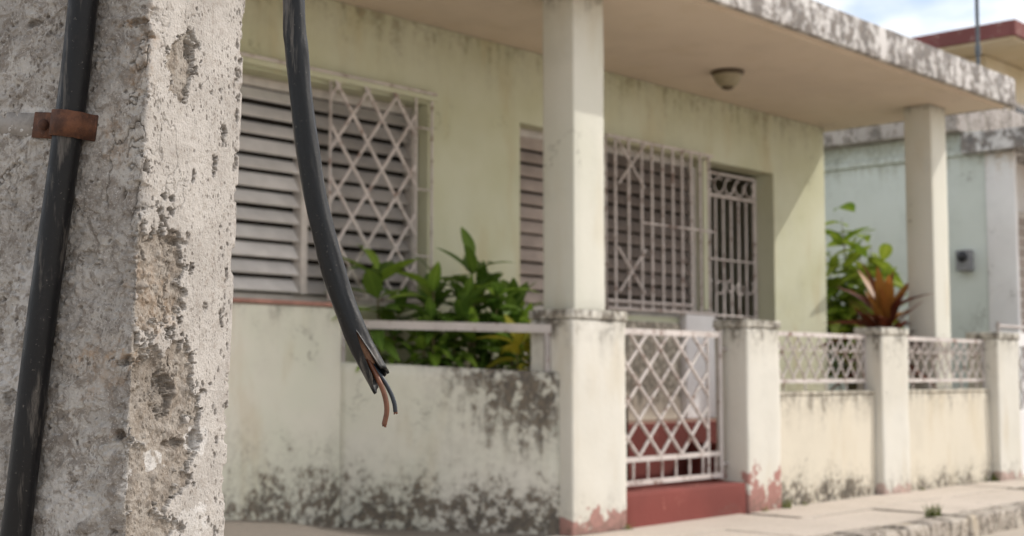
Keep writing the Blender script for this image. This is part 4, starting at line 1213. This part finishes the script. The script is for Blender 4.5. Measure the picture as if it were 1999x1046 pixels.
# refine angles near the split
das = sorted(set([round(x_, 5) for x_ in das] + [0.10 + t_ for t_ in np.linspace(-0.6, 0.6, 31)]))
NA = len(das)
outer = []; inner = []
def ringpts(s, rad, splay=0.0):
    p, xx, yy, tt = fr_at(s); out = []
    for da in das:
        a = a_cam + sgn * da
        w = abs(da - 0.10)
        sp = splay * max(0, 1 - w / 1.2)
        out.append(p + (xx * math.cos(a) + yy * math.sin(a)) * (rad + wobble(s, a) + sp))
    return out
for s in srow: outer.append(ringpts(s, HR))
K = 16
def cut_rows(rad):
    res = []
    for k in range(1, K + 1):
        row = []
        for da in das:
            L = endlen(da) * k / K; s = S_tot - CUT + L
            p, xx, yy, tt = fr_at(min(s, S_tot)); p = p + tt * max(0, s - S_tot)
            a = a_cam + sgn * da; w = abs(da - 0.10)
            sp = 0.0016 * max(0, 1 - w / 1.6) * (k / K) ** 2
            # flaps lean apart sideways
            tang = (-xx * math.sin(a) + yy * math.cos(a)) * sgn
            sd = (0.0012 if da > 0.10 else -0.0008) * max(0, 1 - w / 1.5) * (L / CUT) ** 1.5
            row.append(p + (xx * math.cos(a) + yy * math.sin(a)) * (rad + wobble(s, a) + sp) + tang * sd)
        res.append(row)
    return res
outer += cut_rows(HR)
inner_base = [ringpts(S_tot - CUT - 0.03, HR - 0.0026), ringpts(S_tot - CUT, HR - 0.0026)] + cut_rows(HR - 0.0026)
vs_ = []; fs = []
for row in outer: vs_ += [tuple(v) for v in row]
no = len(outer)
for i in range(no - 1):
    for k in range(NA):
        j = (k + 1) % NA; fs.append((i * NA + k, i * NA + j, (i + 1) * NA + j, (i + 1) * NA + k))
b0 = len(vs_)
for row in inner_base: vs_ += [tuple(v) for v in row]
ni = len(inner_base)
for i in range(ni - 1):
    for k in range(NA):
        j = (k + 1) % NA; fs.append((b0 + i * NA + j, b0 + i * NA + k, b0 + (i + 1) * NA + k, b0 + (i + 1) * NA + j))
eo = (no - 1) * NA; ei = b0 + (ni - 1) * NA
for k in range(NA):
    j = (k + 1) % NA; fs.append((eo + k, eo + j, ei + j, ei + k))
M['rubber2'] = rubber('black_cable_sheath', (0.006, 0.0065, 0.0075))
link('sheath', mesh_py('sheath', vs_, fs, True), M['rubber2'], hang)
# brown filler and the two cores
M['filler'] = simple('cable_filler', (0.30, 0.17, 0.11), 0.35, 120, 0.8, 0.5, 0.001)
M['core_brown'] = simple('brown_insulation', (0.12, 0.042, 0.018), 0.3, 90, 0.45, 0.3, 0.0006, 0.5)
M['core_blue'] = simple('dark_blue_insulation', (0.008, 0.013, 0.021), 0.3, 90, 0.4, 0.3, 0.0006, 0.5)
M['copper'] = simple('dull_copper', (0.14, 0.06, 0.035), 0.4, 200, 0.5, 0.5, 0.0004)
fp = []
for s in np.linspace(S_tot - CUT - 0.01, S_tot - 0.020, 8):
    p, xx, yy, tt = fr_at(s); fp.append(p - view * 0.001 + Vector((1, 0, 0)) * 0.001)
link('filler', tube_mesh('filler', fp, lambda t: 0.0064 - 0.0034 * t ** 2, 12), M['filler'], hang)
def core(name, px, z_, r, mat, label):
    pth = catmull([fr_at(S_tot - CUT - 0.01)[0] - view * 0.003, fr_at(S_tot - 0.036)[0] - view * 0.001] + [at(u, v, z_) for u, v in px], 10)
    o = link(name, tube_mesh(name, pth, r, 14), mat, hang); o['label'] = label
    e = pth[-1]; t = (pth[-1] - pth[-3]).normalized()
    x_ = Vector((0, -1, 0)); x_ = (x_ - t * x_.dot(t)).normalized(); y_ = t.cross(x_)
    rl = random.Random(int(px[-1][0]))
    for k in range(7):
        a = 2 * math.pi * k / 6; rad = 0 if k == 6 else r * 0.62
        b = e + (x_ * math.cos(a) + y_ * math.sin(a)) * rad
        L = rl.uniform(0.0008, 0.0026)
        q = (t + x_ * rl.uniform(-.4, .4) + y_ * rl.uniform(-.4, .4)).normalized()
        link('strand', tube_mesh('strand', [b - t * 0.002, b + q * L * 0.5, b + q * L], r * 0.27, 6), M['copper'], o)
core('core_wire', [(737, 738), (746, 757), (753, 780), (755, 803), (750, 829)], ZC - 0.004, 0.0027, M['core_brown'], 'brown insulated core, the longer of the two')
core('core_wire', [(745, 736), (755, 752), (764, 770), (770, 788), (772, 804)], ZC - 0.001, 0.0023, M['core_blue'], 'dark blue insulated core, the shorter of the two')

# bracket high on the pole that carries the loose cable
br = thing('cable_bracket', 'steel hook bracket high on the concrete pole', 'bracket', (0, 0, 0), 0, None, Matrix.Identity(4))
bb = pface(0.02, 4.05, -0.01)
bar('arm', br, tuple(bb), tuple(Vector((bb.x, bb.y - 0.06, 4.05))), 0.012, M['rust'])
